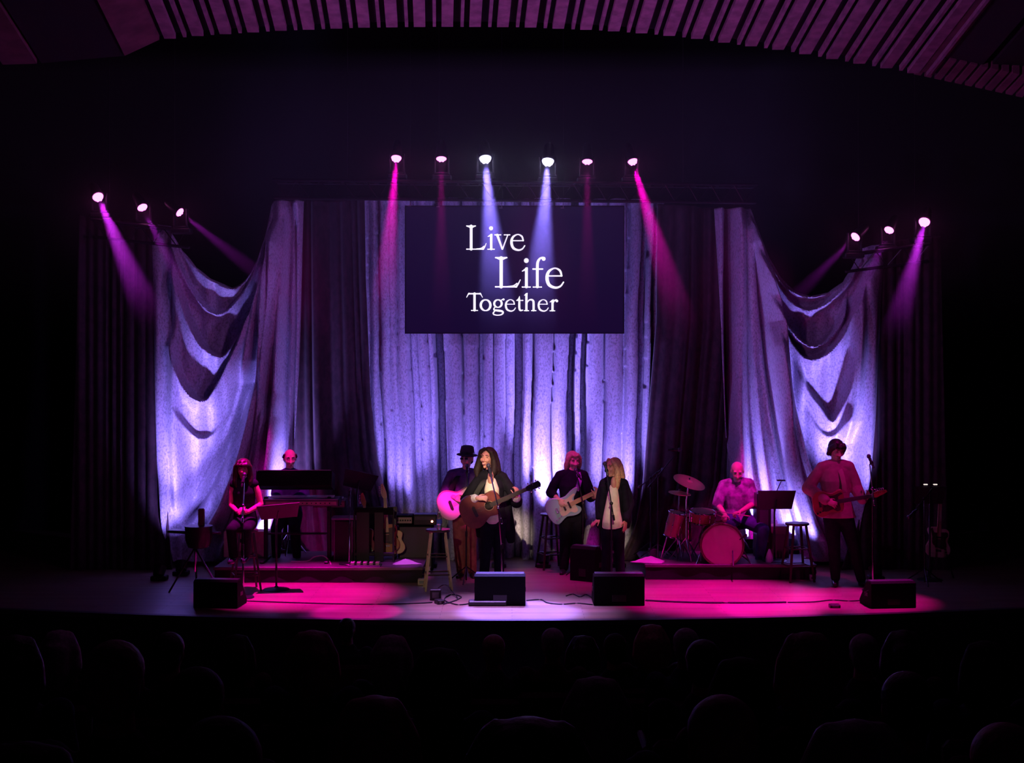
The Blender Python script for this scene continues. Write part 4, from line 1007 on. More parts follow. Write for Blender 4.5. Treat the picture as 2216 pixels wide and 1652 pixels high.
# ---------------------------------------------------------------- stringed instruments
def mirror(up): return [V((x, h)) for x, h in up]+[V((x, -h)) for x, h in reversed(up)]
AC = [(-.268, .0), (-.266, .06), (-.245, .130), (-.19, .182), (-.12, .200), (-.05, .178), (.02, .135), (.06, .126), (.12, .140), (.175, .146), (.215, .118), (.236, .06), (.238, .03)]
ACOUSTIC = smoothpoly(mirror(AC)[1:], 2)
ACUT = smoothpoly([V((x, h)) for x, h in AC[1:]]+[V((.236, -.028)), V((.17, -.045)), V((.15, -.085)), V((.165, -.125)), V((.13, -.140)), V((.06, -.126)), V((.02, -.135)), V((-.05, -.178)), V((-.12, -.200)), V((-.19, -.182)), V((-.245, -.13)), V((-.266, -.06))], 2)
BASSB = smoothpoly([V(p) for p in ((-.25, .0), (-.245, .09), (-.19, .155), (-.11, .165), (-.03, .125), (.05, .118), (.13, .150), (.21, .165), (.235, .145), (.19, .10), (.135, .05), (.125, .0), (.125, -.045), (.165, -.09), (.160, -.13), (.11, -.155), (.04, -.15), (-.04, -.125), (-.11, -.150), (-.18, -.17), (-.235, -.11))], 2)
TELE = smoothpoly([V(p) for p in ((-.21, .0), (-.205, .09), (-.15, .155), (-.07, .160), (.0, .122), (.07, .118), (.13, .145), (.175, .13), (.185, .06), (.185, .0), (.165, -.035), (.165, -.09), (.13, -.135), (.06, -.135), (.0, -.120), (-.07, -.158), (-.15, -.155), (-.205, -.09))], 2)
TUNER = mat('tuner_metal', (0.8, 0.78, 0.75), 0.2, 0.95)
def guitar(label, kind, o, ax, ay, body_m, top_m=None, neck_m=None, pickguard=None, scale=1.0, cat='guitar', strap=None, head_m=None):
    """o body centre, ax towards the headstock, ay towards the player's head"""
    X = XF(o, ax, ay) @ Matrix.Scale(scale, 4)
    t = thing('acoustic_guitar' if kind[0] == 'a' else ('bass_guitar' if kind == 'bass' else 'electric_guitar'), label, cat, o)
    neck_m = neck_m or mat('fretboard', (0.05, 0.03, 0.025), 0.5); head_m = head_m or neck_m
    out = {'ac': ACOUSTIC, 'acut': ACUT, 'bass': BASSB, 'tele': TELE}[kind]
    ac = kind[0] == 'a'; th = .05 if ac else .022
    m2 = M(); m2.prism([tuple(p) for p in out], -th, th, X, bev=.006); build(m2, 'body', body_m, t)
    if ac and top_m:
        m2 = M(); m2.prism([(p.x*.97, p.y*.97) for p in out], th-.001, th+.003, X); build(m2, 'soundboard', top_m, t)
    L0, L1 = (.16, .56) if ac else ((.10, .62) if kind == 'bass' else (.09, .52))
    z = th+.006
    m2 = M(); m2.prism([(L0-.06, .027), (L1, .021), (L1, -.021), (L0-.06, -.027)], z-.022, z+.004, X); build(m2, 'neck', neck_m, t)
    m2 = M()
    if ac: hp = [(L1, .022), (L1+.03, .034), (L1+.17, .040), (L1+.185, .012), (L1+.185, -.012), (L1+.17, -.040), (L1+.03, -.034), (L1, -.022)]
    else: hp = [(L1, .022), (L1+.03, .040), (L1+.08, .052), (L1+.14, .050), (L1+.19, .046), (L1+.20, .02), (L1+.15, .0), (L1+.06, -.028), (L1, -.022)]
    m2.prism(hp, z-.018, z-.002, X); build(m2, 'headstock', head_m, t)
    npg = 4 if kind == 'bass' else 6
    for i in range(npg):
        if ac: x = L1+.045+.05*(i % 3); y = .040 if i < 3 else -.040
        else: x = L1+.035+(.15/npg)*i; y = .055
        m2 = M(); m2.cyl(X @ V((x, y*.55, z-.002)), X @ V((x, y*.55, z+.012)), .004*scale, n=8); m2.ell(X @ V((x, y*1.28, z-.010)), (.010*scale, .012*scale, .006*scale), X.to_3x3().normalized(), n=8, m=5)
        m2.tube([X @ V((x, y*.6, z-.010)), X @ V((x, y*1.2, z-.010))], .0025*scale, n=5)
        build(m2, 'tuning_peg', TUNER, t)
    if ac:
        m2 = M(); m2.prism([(.085+.050*math.cos(a*PI/12), .050*math.sin(a*PI/12)) for a in range(24)], th+.002, th+.0045, X); build(m2, 'soundhole', mat('soundhole', (0.01, 0.006, 0.005), .9), t)
        ro = [X @ V((.085+.056*math.cos(a*PI/12), .056*math.sin(a*PI/12), th+.004)) for a in range(24)]
        m2 = M(); m2.tube(ro, .003*scale, n=5, closed=True); build(m2, 'rosette', mat('rosette', (0.5, 0.35, 0.2), .4), t)
        m2 = M(); m2.prism([(-.10, .07), (-.075, .06), (-.075, -.06), (-.10, -.07), (-.115, -.05), (-.115, .05)], th+.003, th+.012, X); build(m2, 'bridge', mat('bridge', (0.03, 0.015, 0.012), .5), t)
        sx = -.095
    else:
        if pickguard:
            pg = smoothpoly([V(p) for p in ((.11, .06), (.17, .085), (.15, .11), (.06, .085), (-.02, .085), (-.06, .05), (-.10, -.04), (-.085, -.095), (-.03, -.10), (.03, -.085), (.07, -.12), (.12, -.11), (.12, -.05))], 2)
            m2 = M(); m2.prism([tuple(p) for p in pg], th+.001, th+.004, X); build(m2, 'pickguard', pickguard, t)
        for x in ((-.02, .05) if kind == 'bass' else (-.07, .05)):
            m2 = M(); m2.prism([(x-.012, .045), (x+.012, .045), (x+.012, -.045), (x-.012, -.045)], th+.003, th+.011, X); build(m2, 'pickup', mat('pickup_cover', (0.02, 0.02, 0.02), .3), t)
        m2 = M(); m2.prism([(-.135, .035), (-.105, .035), (-.105, -.035), (-.135, -.035)], th+.001, th+.012, X); build(m2, 'bridge', TUNER, t)
        for i in range(3):
            m2 = M(); p = X @ V((-.10-.035*i, -.085-.012*i, th)); n_ = X.to_3x3() @ V((0, 0, 1)); m2.cyl(p, p+n_*.014, .012, n=12); build(m2, 'knob', TUNER, t)
        sx = -.12
    m2 = M()
    ns = 4 if kind == 'bass' else 6
    for i in range(ns):
        y = (.018-.036*i/(ns-1)); m2.tube([X @ V((sx, y*1.25, z+.008)), X @ V((L1, y, z+.006))], .0009, n=4)
    o2 = build(m2, 'strings', TUNER, t); o2['kind'] = 'stuff'
    if strap:
        pts, sm = strap; m2 = M(); m2.tube(smoothpoly(pts, 4, False), [.030]*(4*(len(pts)-1)+1), ry=[.004]*(4*(len(pts)-1)+1), n=8, side=(1, 0, 0.2)); build(m2, 'strap', sm, t)
    return t
MAHOG = mat('mahogany', (0.21, 0.038, 0.028), 0.5, var=.15, scale=14)
BLONDW = mat('blonde_spruce', (0.74, 0.50, 0.30), 0.3, var=.08, scale=14)
d = 17.2
guitar('red-brown acoustic guitar held by the lead singer, its neck pointing up to the right', 'acut', P(1044, 1099, d-.20), (.905, -.02, .40), (-.4, -.12, .9), MAHOG, MAHOG, mat('fretboard', (0.05, 0.03, 0.025), 0.5), scale=1.04,
       strap=([P(1010, 1113, d-.17), P(1022, 1085, d-.10), P(1045, 1045, d-.09), P(1060, 1030, d+.03)], mat('strap_black', (0.01, 0.01, 0.01), .7)), head_m=mat('headstock_black', (0.02, 0.015, 0.015), .3))
d = 18.2
guitar('pale acoustic guitar held by the guitarist in the hat, glowing pink in the light', 'acut', P(990, 1087, d-.21), (.93, .05, .34), (-.34, -.12, .93), mat('pale_guitar_side', (0.5, 0.35, 0.25), .4), mat('pale_guitar_top', (0.85, 0.72, 0.60), .35), scale=.98,
       strap=([P(957, 1103, d-.15), P(972, 1070, d-.12), P(985, 1040, d-.13), P(1000, 1022, d-.02)], mat('strap_black', (0.01, 0.01, 0.01), .7)))
d = 18.5
guitar('pale blue bass guitar with a cream scratchplate held by the bassist', 'bass', P(1224, 1096, d-.20), (.90, .0, .43), (-.43, -.1, .9), mat('pale_blue_lacquer', (0.34, 0.52, 0.56), 0.35), None, mat('maple', (0.65, 0.42, 0.22), .4), pickguard=mat('cream_plastic', (0.75, 0.60, 0.45), .35), cat='bass guitar', scale=1.05,
       strap=([P(1248, 1062, d-.19), P(1254, 1042, d-.16), P(1252, 1026, d-.08), P(1248, 1016, d+.0)], mat('strap_violet', (0.30, 0.10, 0.45), .6)))
d = 17.5
guitar('red-brown electric guitar worn by the guitarist in the pink shirt, neck level to the right', 'tele', P(1795, 1088, d-.23), (.985, -.05, .17), (-.17, -.08, .98), mat('red_lacquer', (0.40, 0.10, 0.08), .35), None, mat('fretboard', (0.05, 0.03, 0.025), 0.5), pickguard=mat('dark_plate', (0.06, 0.03, 0.03), .4), head_m=mat('red_head', (0.5, 0.10, 0.07), .4),
       strap=([P(1828, 1066, d-.20), P(1826, 1045, d-.19), P(1820, 1022, d-.13), P(1812, 1006, d-.03)], mat('strap_tan', (0.45, 0.25, 0.2), .6)))
# ---------------------------------------------------------------- platforms
CHROME = mat('chrome', (0.75, 0.75, 0.78), 0.15, 1.0); BLKM = mat('black_metal', (0.02, 0.02, 0.022), 0.35, 0.3)
TOLEX = mat('black_vinyl', (0.006, 0.006, 0.007), 0.85, spec=0.1, bump=0.3, scale=90); GRILLE = mat('dark_grille', (0.03, 0.03, 0.035), 0.7, bump=0.4, scale=150)
def riser(label, px0, px1, d0, d1, h, x=None):
    a = P(px0, 0, d0).x; b = P(px1, 0, d0).x; t = thing('stage_riser', label, 'platform', ((a+b)/2, d0, 0))
    m2 = M(); m2.box(((a+b)/2, (d0+d1)/2, h-.02), (b-a, d1-d0, .04), bev=.006); build(m2, 'deck', mat('riser_deck', (0.10, 0.07, 0.08), .5, var=.3, scale=3), t)
    n_ = int((b-a)/.22)
    vs = []
    for i in range(n_*4+1):
        x_ = a+.01+(b-a-.02)*i/(n_*4); dy = .02+.006*math.sin(i*.8); vs += [(x_, d0+dy, h-.04), (x_, d0+dy, .002)]
    m2 = M(); m2.add(vs, [(2*i, 2*i+1, 2*i+3, 2*i+2) for i in range(n_*4)]); build(m2, 'skirt', mat('riser_skirt', (0.015, 0.012, 0.016), .9), t)
    return t
riser('low black stage platform under the keyboards', 462, 915, 17.68, 19.15, .2)
riser('low black stage platform under the drum kit', 1396, 1768, 17.92, 19.15, .2)
# ---------------------------------------------------------------- stools
def stool_proto():
    r = thing('bar_stool', 'x', 'stool', (0, 0, 0)); S = mat('stool_seat', (0.04, 0.025, 0.02), .35)
    m2 = M(); m2.lathe([(.03, .715), (.12, .715), (.150, .722), (.155, .735), (.150, .747), (.12, .75), (.02, .745)], n=28); build(m2, 'seat', S, r)
    for sx in (-1, 1):
        for sy in (-1, 1):
            m2 = M(); a = V((sx*.085, sy*.085, .718)); b = V((sx*.165, sy*.165, .0)); m2.tube([a, b], [.019, .016], n=4, cap='flat', side=(1, 1, 0)); build(m2, 'leg', S, r)
    for z, k in ((.20, .145), (.42, .12)):
        for (p, q_) in (((-1, -1), (1, -1)), ((1, -1), (1, 1)), ((1, 1), (-1, 1)), ((-1, 1), (-1, -1))):
            m2 = M(); m2.tube([(p[0]*k, p[1]*k, z), (q_[0]*k, q_[1]*k, z)], .010, n=8); build(m2, 'rung', S, r)
    return r
WOODLEG = mat('pale_wood_leg', (0.52, 0.42, 0.26), .5, var=.1)
st0 = stool_proto(); st0.location = P(948, 0, 17.2).x, 17.2, 0; st0.rotation_euler.z = .12
st0['label'] = 'tall wooden stool with a water bottle on its seat, left of the lead singer'
first = True
for (px, d, z, rz, sc, lab) in ((1193, 18.9, 0, .3, 1.0, 'dark stool standing behind the bassist'), (1725, 17.85, 0, .2, 1.0, 'dark stool beside the music stand, right of the drum kit'), (531, 17.15, 0, .35, 1.0, 'dark stool the backing singer perches on')):
    c = dup(st0); c.location = (P(px, 0, d).x, d, z); c.rotation_euler.z = rz; c.scale = (1, 1, sc); c['label'] = lab
for ch in st0.children:
    if ch.name.startswith('leg'): ch.data = ch.data.copy(); ch.data.materials[0] = WOODLEG
# ---------------------------------------------------------------- bottle
def bottle(o):
    t = thing('water_bottle', 'clear plastic water bottle with a blue label on the wooden stool', 'bottle', o); o = V(o)
    pl = mat('clear_plastic', (0.85, 0.88, 0.95), .08, trans=.85)
    m2 = M(); m2.lathe([(.028, 0), (.033, .006), (.034, .05), (.032, .055), (.034, .06), (.034, .115), (.032, .12), (.034, .13), (.030, .16), (.015, .19), (.013, .205)], n=20, c=o); build(m2, 'body', pl, t)
    m2 = M(); m2.lathe([(.0348, .075), (.0348, .125)], n=20, c=o); build(m2, 'label', mat('blue_label', (0.08, 0.16, 0.75), .4), t)
    m2 = M(); m2.lathe([(.015, .203), (.016, .205), (.016, .222), (.013, .224)], n=16, c=o); build(m2, 'cap', mat('white_cap', (0.8, 0.8, 0.85), .4), t)
bottle((P(951, 0, 17.2).x, 17.16, .75))
# ---------------------------------------------------------------- floor monitors
def wedge_proto():
    r = thing('floor_monitor', 'x', 'speaker', (0, 0, 0), 'black floor monitors')
    # x width, -y towards the hall (back of the cabinet), sloped grille facing the player
    X = Matrix(((0, 0, 1, 0), (1, 0, 0, 0), (0, 1, 0, 0), (0, 0, 0, 1)))
    pr = [(-.20, .0), (.22, .0), (.24, .06), (-.02, .355), (-.16, .365), (-.20, .34)]
    m2 = M(); m2.prism(pr, -.295, .295, X, bev=.008); build(m2, 'cabinet', TOLEX, r)
    m2 = M(); m2.prism([(.225, .075), (.236, .085), (-.003, .352), (-.013, .342)], -.27, .27, X); build(m2, 'grille', GRILLE, r)
    m2 = M(); m2.box((0, -.09, .367), (.56, .13, .006), bev=.002); build(m2, 'top_rail', mat('satin_rail', (0.05, 0.05, 0.06), .35), r)
    for k in (-1, 1):
        m2 = M(); m2.box((k*.297, -.02, .17), (.006, .11, .05), bev=.002); build(m2, 'handle', BLKM, r)
    m2 = M(); m2.box((0, -.203, .09), (.16, .006, .08), bev=.002); build(m2, 'connector_plate', BLKM, r)
    return r
w0 = wedge_proto()
def floor_d(py): return CH*F/(py-HY)
for i, (px, py, rz, sc, lab) in enumerate(((1082, 1312, 0, 1.0, 'black floor monitor in front of the lead singer'), (1340, 1312, 0, 1.0, 'black floor monitor in front of the blonde singer'),
        (1932, 1318, .10, .9, 'black floor monitor at the right end of the stage front'), (468, 1318, -.10, .88, 'black floor monitor at the left end of the stage front'))):
    c = w0 if i == 0 else dup(w0); d = floor_d(py)+.2; c.location = (P(px, 0, d-.2).x, d, 0); c.rotation_euler.z = rz; c.scale = (sc, sc, sc*(.93 if i == 2 else 1)); c['label'] = lab
c = dup(w0); c.location = (P(1274, 0, 18.0).x, 17.95, 0); c.rotation_euler.z = -.55; c.scale = (.62, .9, 1.22); c['label'] = 'upright grey-purple speaker cabinet between the bassist and the blonde singer'
# ---------------------------------------------------------------- stands
def mic_stand(label, base, mic, boomfrom=None, z0=0.0, foot='round', col=BLKM, micdir=None, stem=None, tall=None, silver=False):
    b = V(base); mc = V(mic); t = thing('microphone_stand', label, 'microphone stand', b)
    m2 = M()
    if foot == 'round': m2.lathe([(.13, 0), (.135, .006), (.125, .018), (.03, .028), (.012, .05)], n=24, c=b); build(m2, 'base', col, t)
    else:
        for k in range(3):
            a = k*2*PI/3+.4; m2 = M(); m2.tube([b+V((0, 0, .20)), b+V((.26*math.cos(a), .26*math.sin(a), .012))], .009, n=6); build(m2, 'leg', col, t)
    top = V(boomfrom) if boomfrom else mc-V((0, 0, .05))
    m2 = M(); m2.tube([b+V((0, 0, .03)), V((b.x, b.y, b.z+(top.z-b.z)*.55))], .011, n=8); m2.tube([V((b.x, b.y, b.z+(top.z-b.z)*.5)), top], .0075, n=8); build(m2, 'pole', CHROME if silver else col, t)
    m2 = M(); m2.cyl(V((b.x, b.y, b.z+(top.z-b.z)*.52)), V((b.x, b.y, b.z+(top.z-b.z)*.58)), .016, n=10); build(m2, 'clutch', col, t)
    if boomfrom:
        bd = (mc-top).normalized(); m2 = M(); m2.tube([top-bd*.18, mc-bd*.10], .0075, n=8); m2.ell(top, (.022, .016, .022), n=8, m=6); m2.tube([top-bd*.20, top-bd*.15], .014, n=8); build(m2, 'boom', CHROME if silver else col, t)
    else: bd = V((0, .5, .85)).normalized()
    if micdir: bd = V(micdir).normalized()
    k = thing('microphone', 'microphone held by the '+label, 'microphone', mc, 'microphones on stands')
    m2 = M(); m2.tube([mc-bd*.15, mc-bd*.03], [.012, .019], n=12); build(m2, 'handle', mat('mic_body', (0.05, 0.05, 0.06), .3, .5), k)
    m2 = M(); m2.ell(mc, (.027, .027, .029), n=14, m=10); build(m2, 'grille', mat('mic_grille', (0.12, 0.12, 0.14), .35, .8, bump=.5, scale=200), k)
    m2 = M(); m2.cyl(mc-bd*.105, mc-bd*.075, .023, n=12); build(m2, 'clip', BLKM, t)
    return t
d = 16.85
mic_stand('boom microphone stand of the lead singer', (P(1086, 0, d).x, d-.0, 0), P(1057, 1008, d+.10), boomfrom=P(1078, 1098, d-.05), silver=True, micdir=(-.25, .45, .85))
mic_stand('microphone stand of the blonde singer', (P(1323, 0, 17.0).x, 16.95, 0), P(1309, 1004, 17.0), boomfrom=P(1323, 1090, 16.95), micdir=(-.2, .3, .9))
mic_stand('microphone stand of the backing singer', (P(526, 0, 16.6).x, 16.6, 0), P(529, 1028, 16.72), boomfrom=P(526, 1095, 16.6), silver=True, micdir=(.1, .5, .8))
mic_stand('microphone stand beside the guitarist in the pink shirt', (P(1889, 0, 17.1).x, 17.1, 0), P(1880, 988, 17.15), boomfrom=P(1888, 1058, 17.1), silver=True, micdir=(-.3, .3, .85))
mic_stand('microphone stand behind the lead singer serving the guitarist in the hat', (P(1009, 0, 17.75).x, 17.75, 0), P(1011, 1009, 17.92), boomfrom=P(1012, 1070, 17.78), foot='tripod', micdir=(0, .6, .8))
mic_stand('thin microphone stand between the keyboards and the guitar rack', (P(756, 0, 17.95).x, 17.95, .2), P(757, 1060, 17.95), foot='round', silver=True)
mic_stand('microphone stand of the bassist', (P(1262, 0, 18.0).x, 18.1, 0), P(1246, 1018, 18.25), boomfrom=P(1262, 1090, 18.1), foot='tripod', micdir=(-.4, .4, .7))
mic_stand('tall boom stand holding a microphone above the cymbals', (P(1424, 0, 18.4).x, 18.4, .2), P(1470, 974, 18.5), boomfrom=P(1424, 1030, 18.4), foot='tripod', micdir=(1, 0, 0))
mic_stand('boom stand reaching towards the hi-hat from the left', (P(1408, 0, 18.6).x, 18.6, .2), P(1434, 1017, 18.6), boomfrom=P(1408, 1036, 18.6), foot='tripod', micdir=(.8, 0, .5))
mic_stand('short stand with a microphone at the bass drum head', (P(1585, 0, 17.98).x, 17.97, .2), P(1576, 1186, 18.02), boomfrom=P(1590, 1176, 17.97), foot='tripod', micdir=(-.8, .3, -.4))
mic_stand('boom stand in the dark at the far right wing', (P(2001, 0, 17.6).x, 17.6, 0), P(1967, 1120, 17.4), boomfrom=P(2000, 1080, 17.6), foot='tripod', micdir=(-.7, -.2, -.6))
def music_stand(label, base, desk, w_=.48, h_=.33, tilt=25, rz=0.0, z0=0.0, m=None, lamp=None, roll=0):
    b = V(base); dk = V(desk); t = thing('music_stand', label, 'music stand', b); m = m or mat('music_desk', (0.025, 0.02, 0.025), .5)
    R = Matrix.Rotation(rz, 3, 'Z') @ Matrix.Rotation(math.radians(tilt), 3, 'X') @ Matrix.Rotation(roll, 3, 'Y')
    X = R.to_4x4(); X.translation = dk
    # tapered desk
    X2 = X @ Matrix(((1, 0, 0, 0), (0, 0, 1, 0), (0, 1, 0, 0), (0, 0, 0, 1)))
    m2 = M(); m2.prism([(-w_*.42, -h_/2), (w_*.42, -h_/2), (w_/2, h_/2), (-w_/2, h_/2)], -.004, .004, X2); build(m2, 'desk', m, t)
    m2 = M(); m2.box(dk+R @ V((0, .03, -h_/2)), (w_*.84, .06, .006), R); build(m2, 'ledge', m, t)
    m2 = M(); m2.tube([b+V((0, 0, .03)), V((b.x, b.y, dk.z-.12))], .013, n=8); m2.tube([V((b.x, b.y, dk.z-.2)), dk+V((0, -.01, 0))], .009, n=8); build(m2, 'pole', BLKM, t)
    m2 = M(); m2.lathe([(.16, 0), (.165, .006), (.15, .016), (.03, .03), (.015, .05)], n=24, c=b); build(m2, 'base', BLKM, t)
    if lamp:
        l = V(lamp); m2 = M(); m2.tube([dk+R @ V((0, 0, h_/2)), l+V((0, 0, -.02))], .006, n=6); m2.box(l, (.11, .05, .018), bev=.004); build(m2, 'clip_lamp', BLKM, t)
    return t
music_stand('wide dark music stand in front of the backing singer', G(598, 1277), P(603, 1107, 16.95), w_=.52, h_=.30, tilt=50, rz=.25, roll=-.12, m=mat('desk_brown', (0.035, 0.014, 0.018), .6))
music_stand('black music stand with clip lamp right of the drummer', (P(1676, 0, 18.2).x, 18.2, .2), P(1680, 1082, 18.2), w_=.50, h_=.26, tilt=18, lamp=P(1690, 1040, 18.2))
music_stand('black music desk standing between the keyboards and the guitar rack', (P(772, 0, 18.7).x, 18.7, .2), P(778, 1040, 18.7), w_=.46, h_=.30, tilt=35, roll=.30)
music_stand('small music stand with two clip lights in the dark far right wing', (P(2012, 0, 17.9).x, 17.9, 0), P(2012, 1072, 17.9), w_=.42, h_=.24, tilt=20)
for px in (2003, 2024):
    m2 = M(); m2.box(P(px, 1049, 17.9), (.05, .03, .015), bev=.004); o = build(m2, 'clip_light', mat('clip_glow', (0.3, 0.3, 0.3), .4, emit=(1, .9, .8), strength=.8)); tag(o, ('left' if px < 2010 else 'right')+' tiny clip light over the music stand at the far right wing', 'lamp')
    m2 = M(); m2.tube([P(px, 1049, 17.9), P(2012, 1066, 17.9)], .004, n=5); s_ = build(m2, 'gooseneck', BLKM, o)
# ---------------------------------------------------------------- keyboards
def keyboard(label, c, size, tilt, rz, m, keys=61, panel=None):
    c = V(c); R = Matrix.Rotation(rz, 3, 'Z') @ Matrix.Rotation(math.radians(tilt), 3, 'X'); w_, dp, h = size
    t = thing('stage_keyboard', label, 'keyboard', c)
    m2 = M(); m2.box(c, size, R, bev=.012); build(m2, 'case', m, t)
    m2 = M()
    for i in range(keys*7//12): m2.box(c+R @ V((-w_*.43+w_*.86*i/(keys*7//12), dp*.26, h/2+.004)), (w_*.86/(keys*7//12)*.9, dp*.42, .014), R)
    o = build(m2, 'white_keys', mat('key_white', (0.8, 0.78, 0.75), .3), t, False); o['kind'] = 'stuff'
    m2 = M(); m2.box(c+R @ V((0, -dp*.47, h/2+.006)), (w_*.98, .03, .008), R); build(m2, 'highlight_strip', mat('highlight_strip', (0.35, 0.33, 0.36), .35), t)  # pale strip puts the overhead highlight on the top edge into colour
    m2 = M(); m2.box(c+R @ V((0, -dp*.25, h/2+.003)), (w_*.9, dp*.34, .006), R); build(m2, 'control_panel', mat('control_panel', (0.04, 0.03, 0.05), .4), t)
    for k in (-1, 1):
        m2 = M(); m2.box(c+R @ V((k*(w_/2+.004), 0, 0)), (.012, dp*1.02, h*1.05), R, bev=.004); build(m2, 'end_cheek', BLKM, t)
    if panel:
        m2 = M(); m2.box(c+R @ V((0, -dp/2-.003, 0)), (w_*.94, .006, h*.5), R); build(m2, 'rear_panel', panel, t)
        for i in range(7):
            m2 = M(); m2.cyl(c+R @ V((w_*(.02+.06*i), -dp/2-.005, .0)), c+R @ V((w_*(.02+.06*i), -dp/2-.012, 0)), .008, n=8); build(m2, 'socket', CHROME, t)
    return t
dk = 18.25
keyboard('large black upper keyboard tipped towards its player, seen from behind', P(640, 1040, dk), (.97, .34, .20), -14, .02, TOLEX)
keyboard('flat lower keyboard with a pale rear panel and sockets under the large black one', P(655, 1085, dk+.05), (.98, .32, .085), 4, .02, mat('keyboard_grey', (0.12, 0.10, 0.12), .5), panel=mat('rear_panel', (0.40, 0.32, 0.22), .5))
keyboard('short keyboard with pale end sticking out right of the lower one', P(715, 1088, dk+.42), (.42, .28, .09), 4, .02, mat('keyboard_tan', (0.30, 0.22, 0.17), .5), keys=25, panel=mat('rear_panel', (0.40, 0.32, 0.22), .5))
t = thing('keyboard_stand', 'black two-tier stand carrying the keyboards', 'stand', (P(645, 0, dk).x, dk, .2))
for px in (575, 712):
    x = P(px, 0, dk).x
    m2 = M(); m2.box((x, dk+.02, .62), (.05, .07, .84), bev=.008); build(m2, 'upright', BLKM, t)
    m2 = M(); m2.box((x, dk, .215), (.05, .60, .03), bev=.006); build(m2, 'foot', BLKM, t)
    m2 = M(); m2.box((x, dk+.05, .86), (.03, .34, .02), bev=.004); build(m2, 'arm', BLKM, t)
m2 = M(); m2.tube([(P(575, 0, dk).x, dk+.05, .55), (P(712, 0, dk).x, dk+.05, .55)], .016, n=8); build(m2, 'crossbar', BLKM, t)
# player's bench and drum throne
def bench(label, c, nm, w_=.5, dpt=.30, h=.62, round_=False):
    c = V(c); t = thing(nm, label, 'seat', c); m2 = M()
    if round_: m2.lathe([(.10, h-.07), (.16, h-.06), (.17, h-.03), (.15, h), (.05, h)], n=24, c=c)
    else: m2.box(c+V((0, 0, h-.03)), (w_, dpt, .06), bev=.015)
    build(m2, 'seat', TOLEX, t)
    m2 = M(); m2.cyl(c+V((0, 0, .2)), c+V((0, 0, h-.06)), .02, n=10); build(m2, 'post', CHROME, t)
    for k in range(3):
        a = k*2*PI/3+.5; m2 = M(); m2.tube([c+V((0, 0, .30)), c+V((.24*math.cos(a), .24*math.sin(a), .012))], .012, n=6); build(m2, 'leg', CHROME, t)
bench('round black drum throne under the drummer', (P(1598, 0, 18.8).x, 18.82, .2), 'drum_throne', h=.44, round_=True)
bench('black padded seat under the keyboard player', (P(625, 0, 18.8).x, 18.82, .2), 'keyboard_bench', h=.50, round_=True)
# ---------------------------------------------------------------- guitar rack, amplifiers and boxes left of centre
def boxthing(name, label, cat, px0, px1, py0, py1, d, dep, m, parts=None, rz=0.0, base=None):
    a = P(px0, py0, d); b = P(px1, py1, d); zb = b.z if base is None else base
    c = V(((a.x+b.x)/2, d+dep/2, (a.z+zb)/2)); t = thing(name, label, cat, (c.x, c.y, zb)); m2 = M(); R = Matrix.Rotation(rz, 3, 'Z')
    m2.box(c, (b.x-a.x, dep, a.z-zb), R, bev=.008); build(m2, 'cabinet' if cat == 'amplifier' else 'shell', m, t)
    return t, c, (b.x-a.x, dep, a.z-zb)
t, c, s_ = boxthing('speaker_cabinet', 'grey-fronted speaker cabinet under the small amplifier heads', 'speaker', 862, 936, 1136, 1216, 18.55, .35, TOLEX, base=.0)
m2 = M(); m2.box(c+V((0, -s_[1]/2-.004, 0)), (s_[0]*.92, .01, s_[2]*.9)); build(m2, 'grille', mat('grey_cloth', (0.13, 0.10, 0.11), .8, bump=.4, scale=150), t)
t, c, s_ = boxthing('amplifier_head', 'small amplifier head with a row of knobs on the speaker cabinet', 'amplifier', 856, 893, 1116, 1135.5, 18.5, .25, TOLEX, base=c.z+s_[2]/2)
m2 = M(); m2.box(c+V((0, -s_[1]/2-.003, 0)), (s_[0]*.9, .006, s_[2]*.6)); build(m2, 'front_panel', mat('tan_panel', (0.42, 0.34, 0.26), .5), t)
for i in range(6):
    m2 = M(); p = c+V((-s_[0]*.36+s_[0]*.145*i, -s_[1]/2-.006, 0)); m2.cyl(p, p-V((0, .014, 0)), .011, n=10); build(m2, 'knob', BLKM, t)
t, c2, s2 = boxthing('rack_unit', 'long black rack unit with a glowing red light beside the bottle stool', 'rack', 895, 945, 1114, 1135.5, 18.5, .25, BLKM, base=c.z-s_[2]/2)
m2 = M(); p = P(935, 1129, 18.49); m2.ell(p, (.014, .010, .014)); build(m2, 'indicator', mat('red_led', (0.8, 0.1, 0.1), .3, emit=(1, .25, .18), strength=14), t)
m2 = M(); m2.box(c2+V((0, -s2[1]/2-.003, .02)), (s2[0]*.9, .005, s2[2]*.3)); build(m2, 'front_panel', mat('control_panel', (0.04, 0.03, 0.05), .4), t)
t = thing('guitar_rack', 'black folding guitar rack left of the amplifiers', 'rack', (P(812, 0, 18.3).x, 18.3, .2))
xa, xb = P(768, 0, 18.2).x, P(852, 0, 18.2).x; zt = P(0, 1106, 18.2).z
for x in (xa, xb):
    for y in (18.15, 18.5):
        m2 = M(); m2.box((x, y, (zt+.2)/2), (.025, .025, zt-.2), bev=.004); m2.v = [(a_, b_, c_+.0) for a_, b_, c_ in m2.v]; build(m2, 'post', BLKM, t)
for z in (zt, .30):
    for y in (18.15, 18.5):
        m2 = M(); m2.box(((xa+xb)/2, y, z), (xb-xa+.03, .035, .045), bev=.008); build(m2, 'rail', BLKM, t)
m2 = M(); m2.box(((xa+xb)/2, 18.14, zt+.0), (xb-xa, .03, .09), bev=.01); build(m2, 'padded_bar', TOLEX, t)
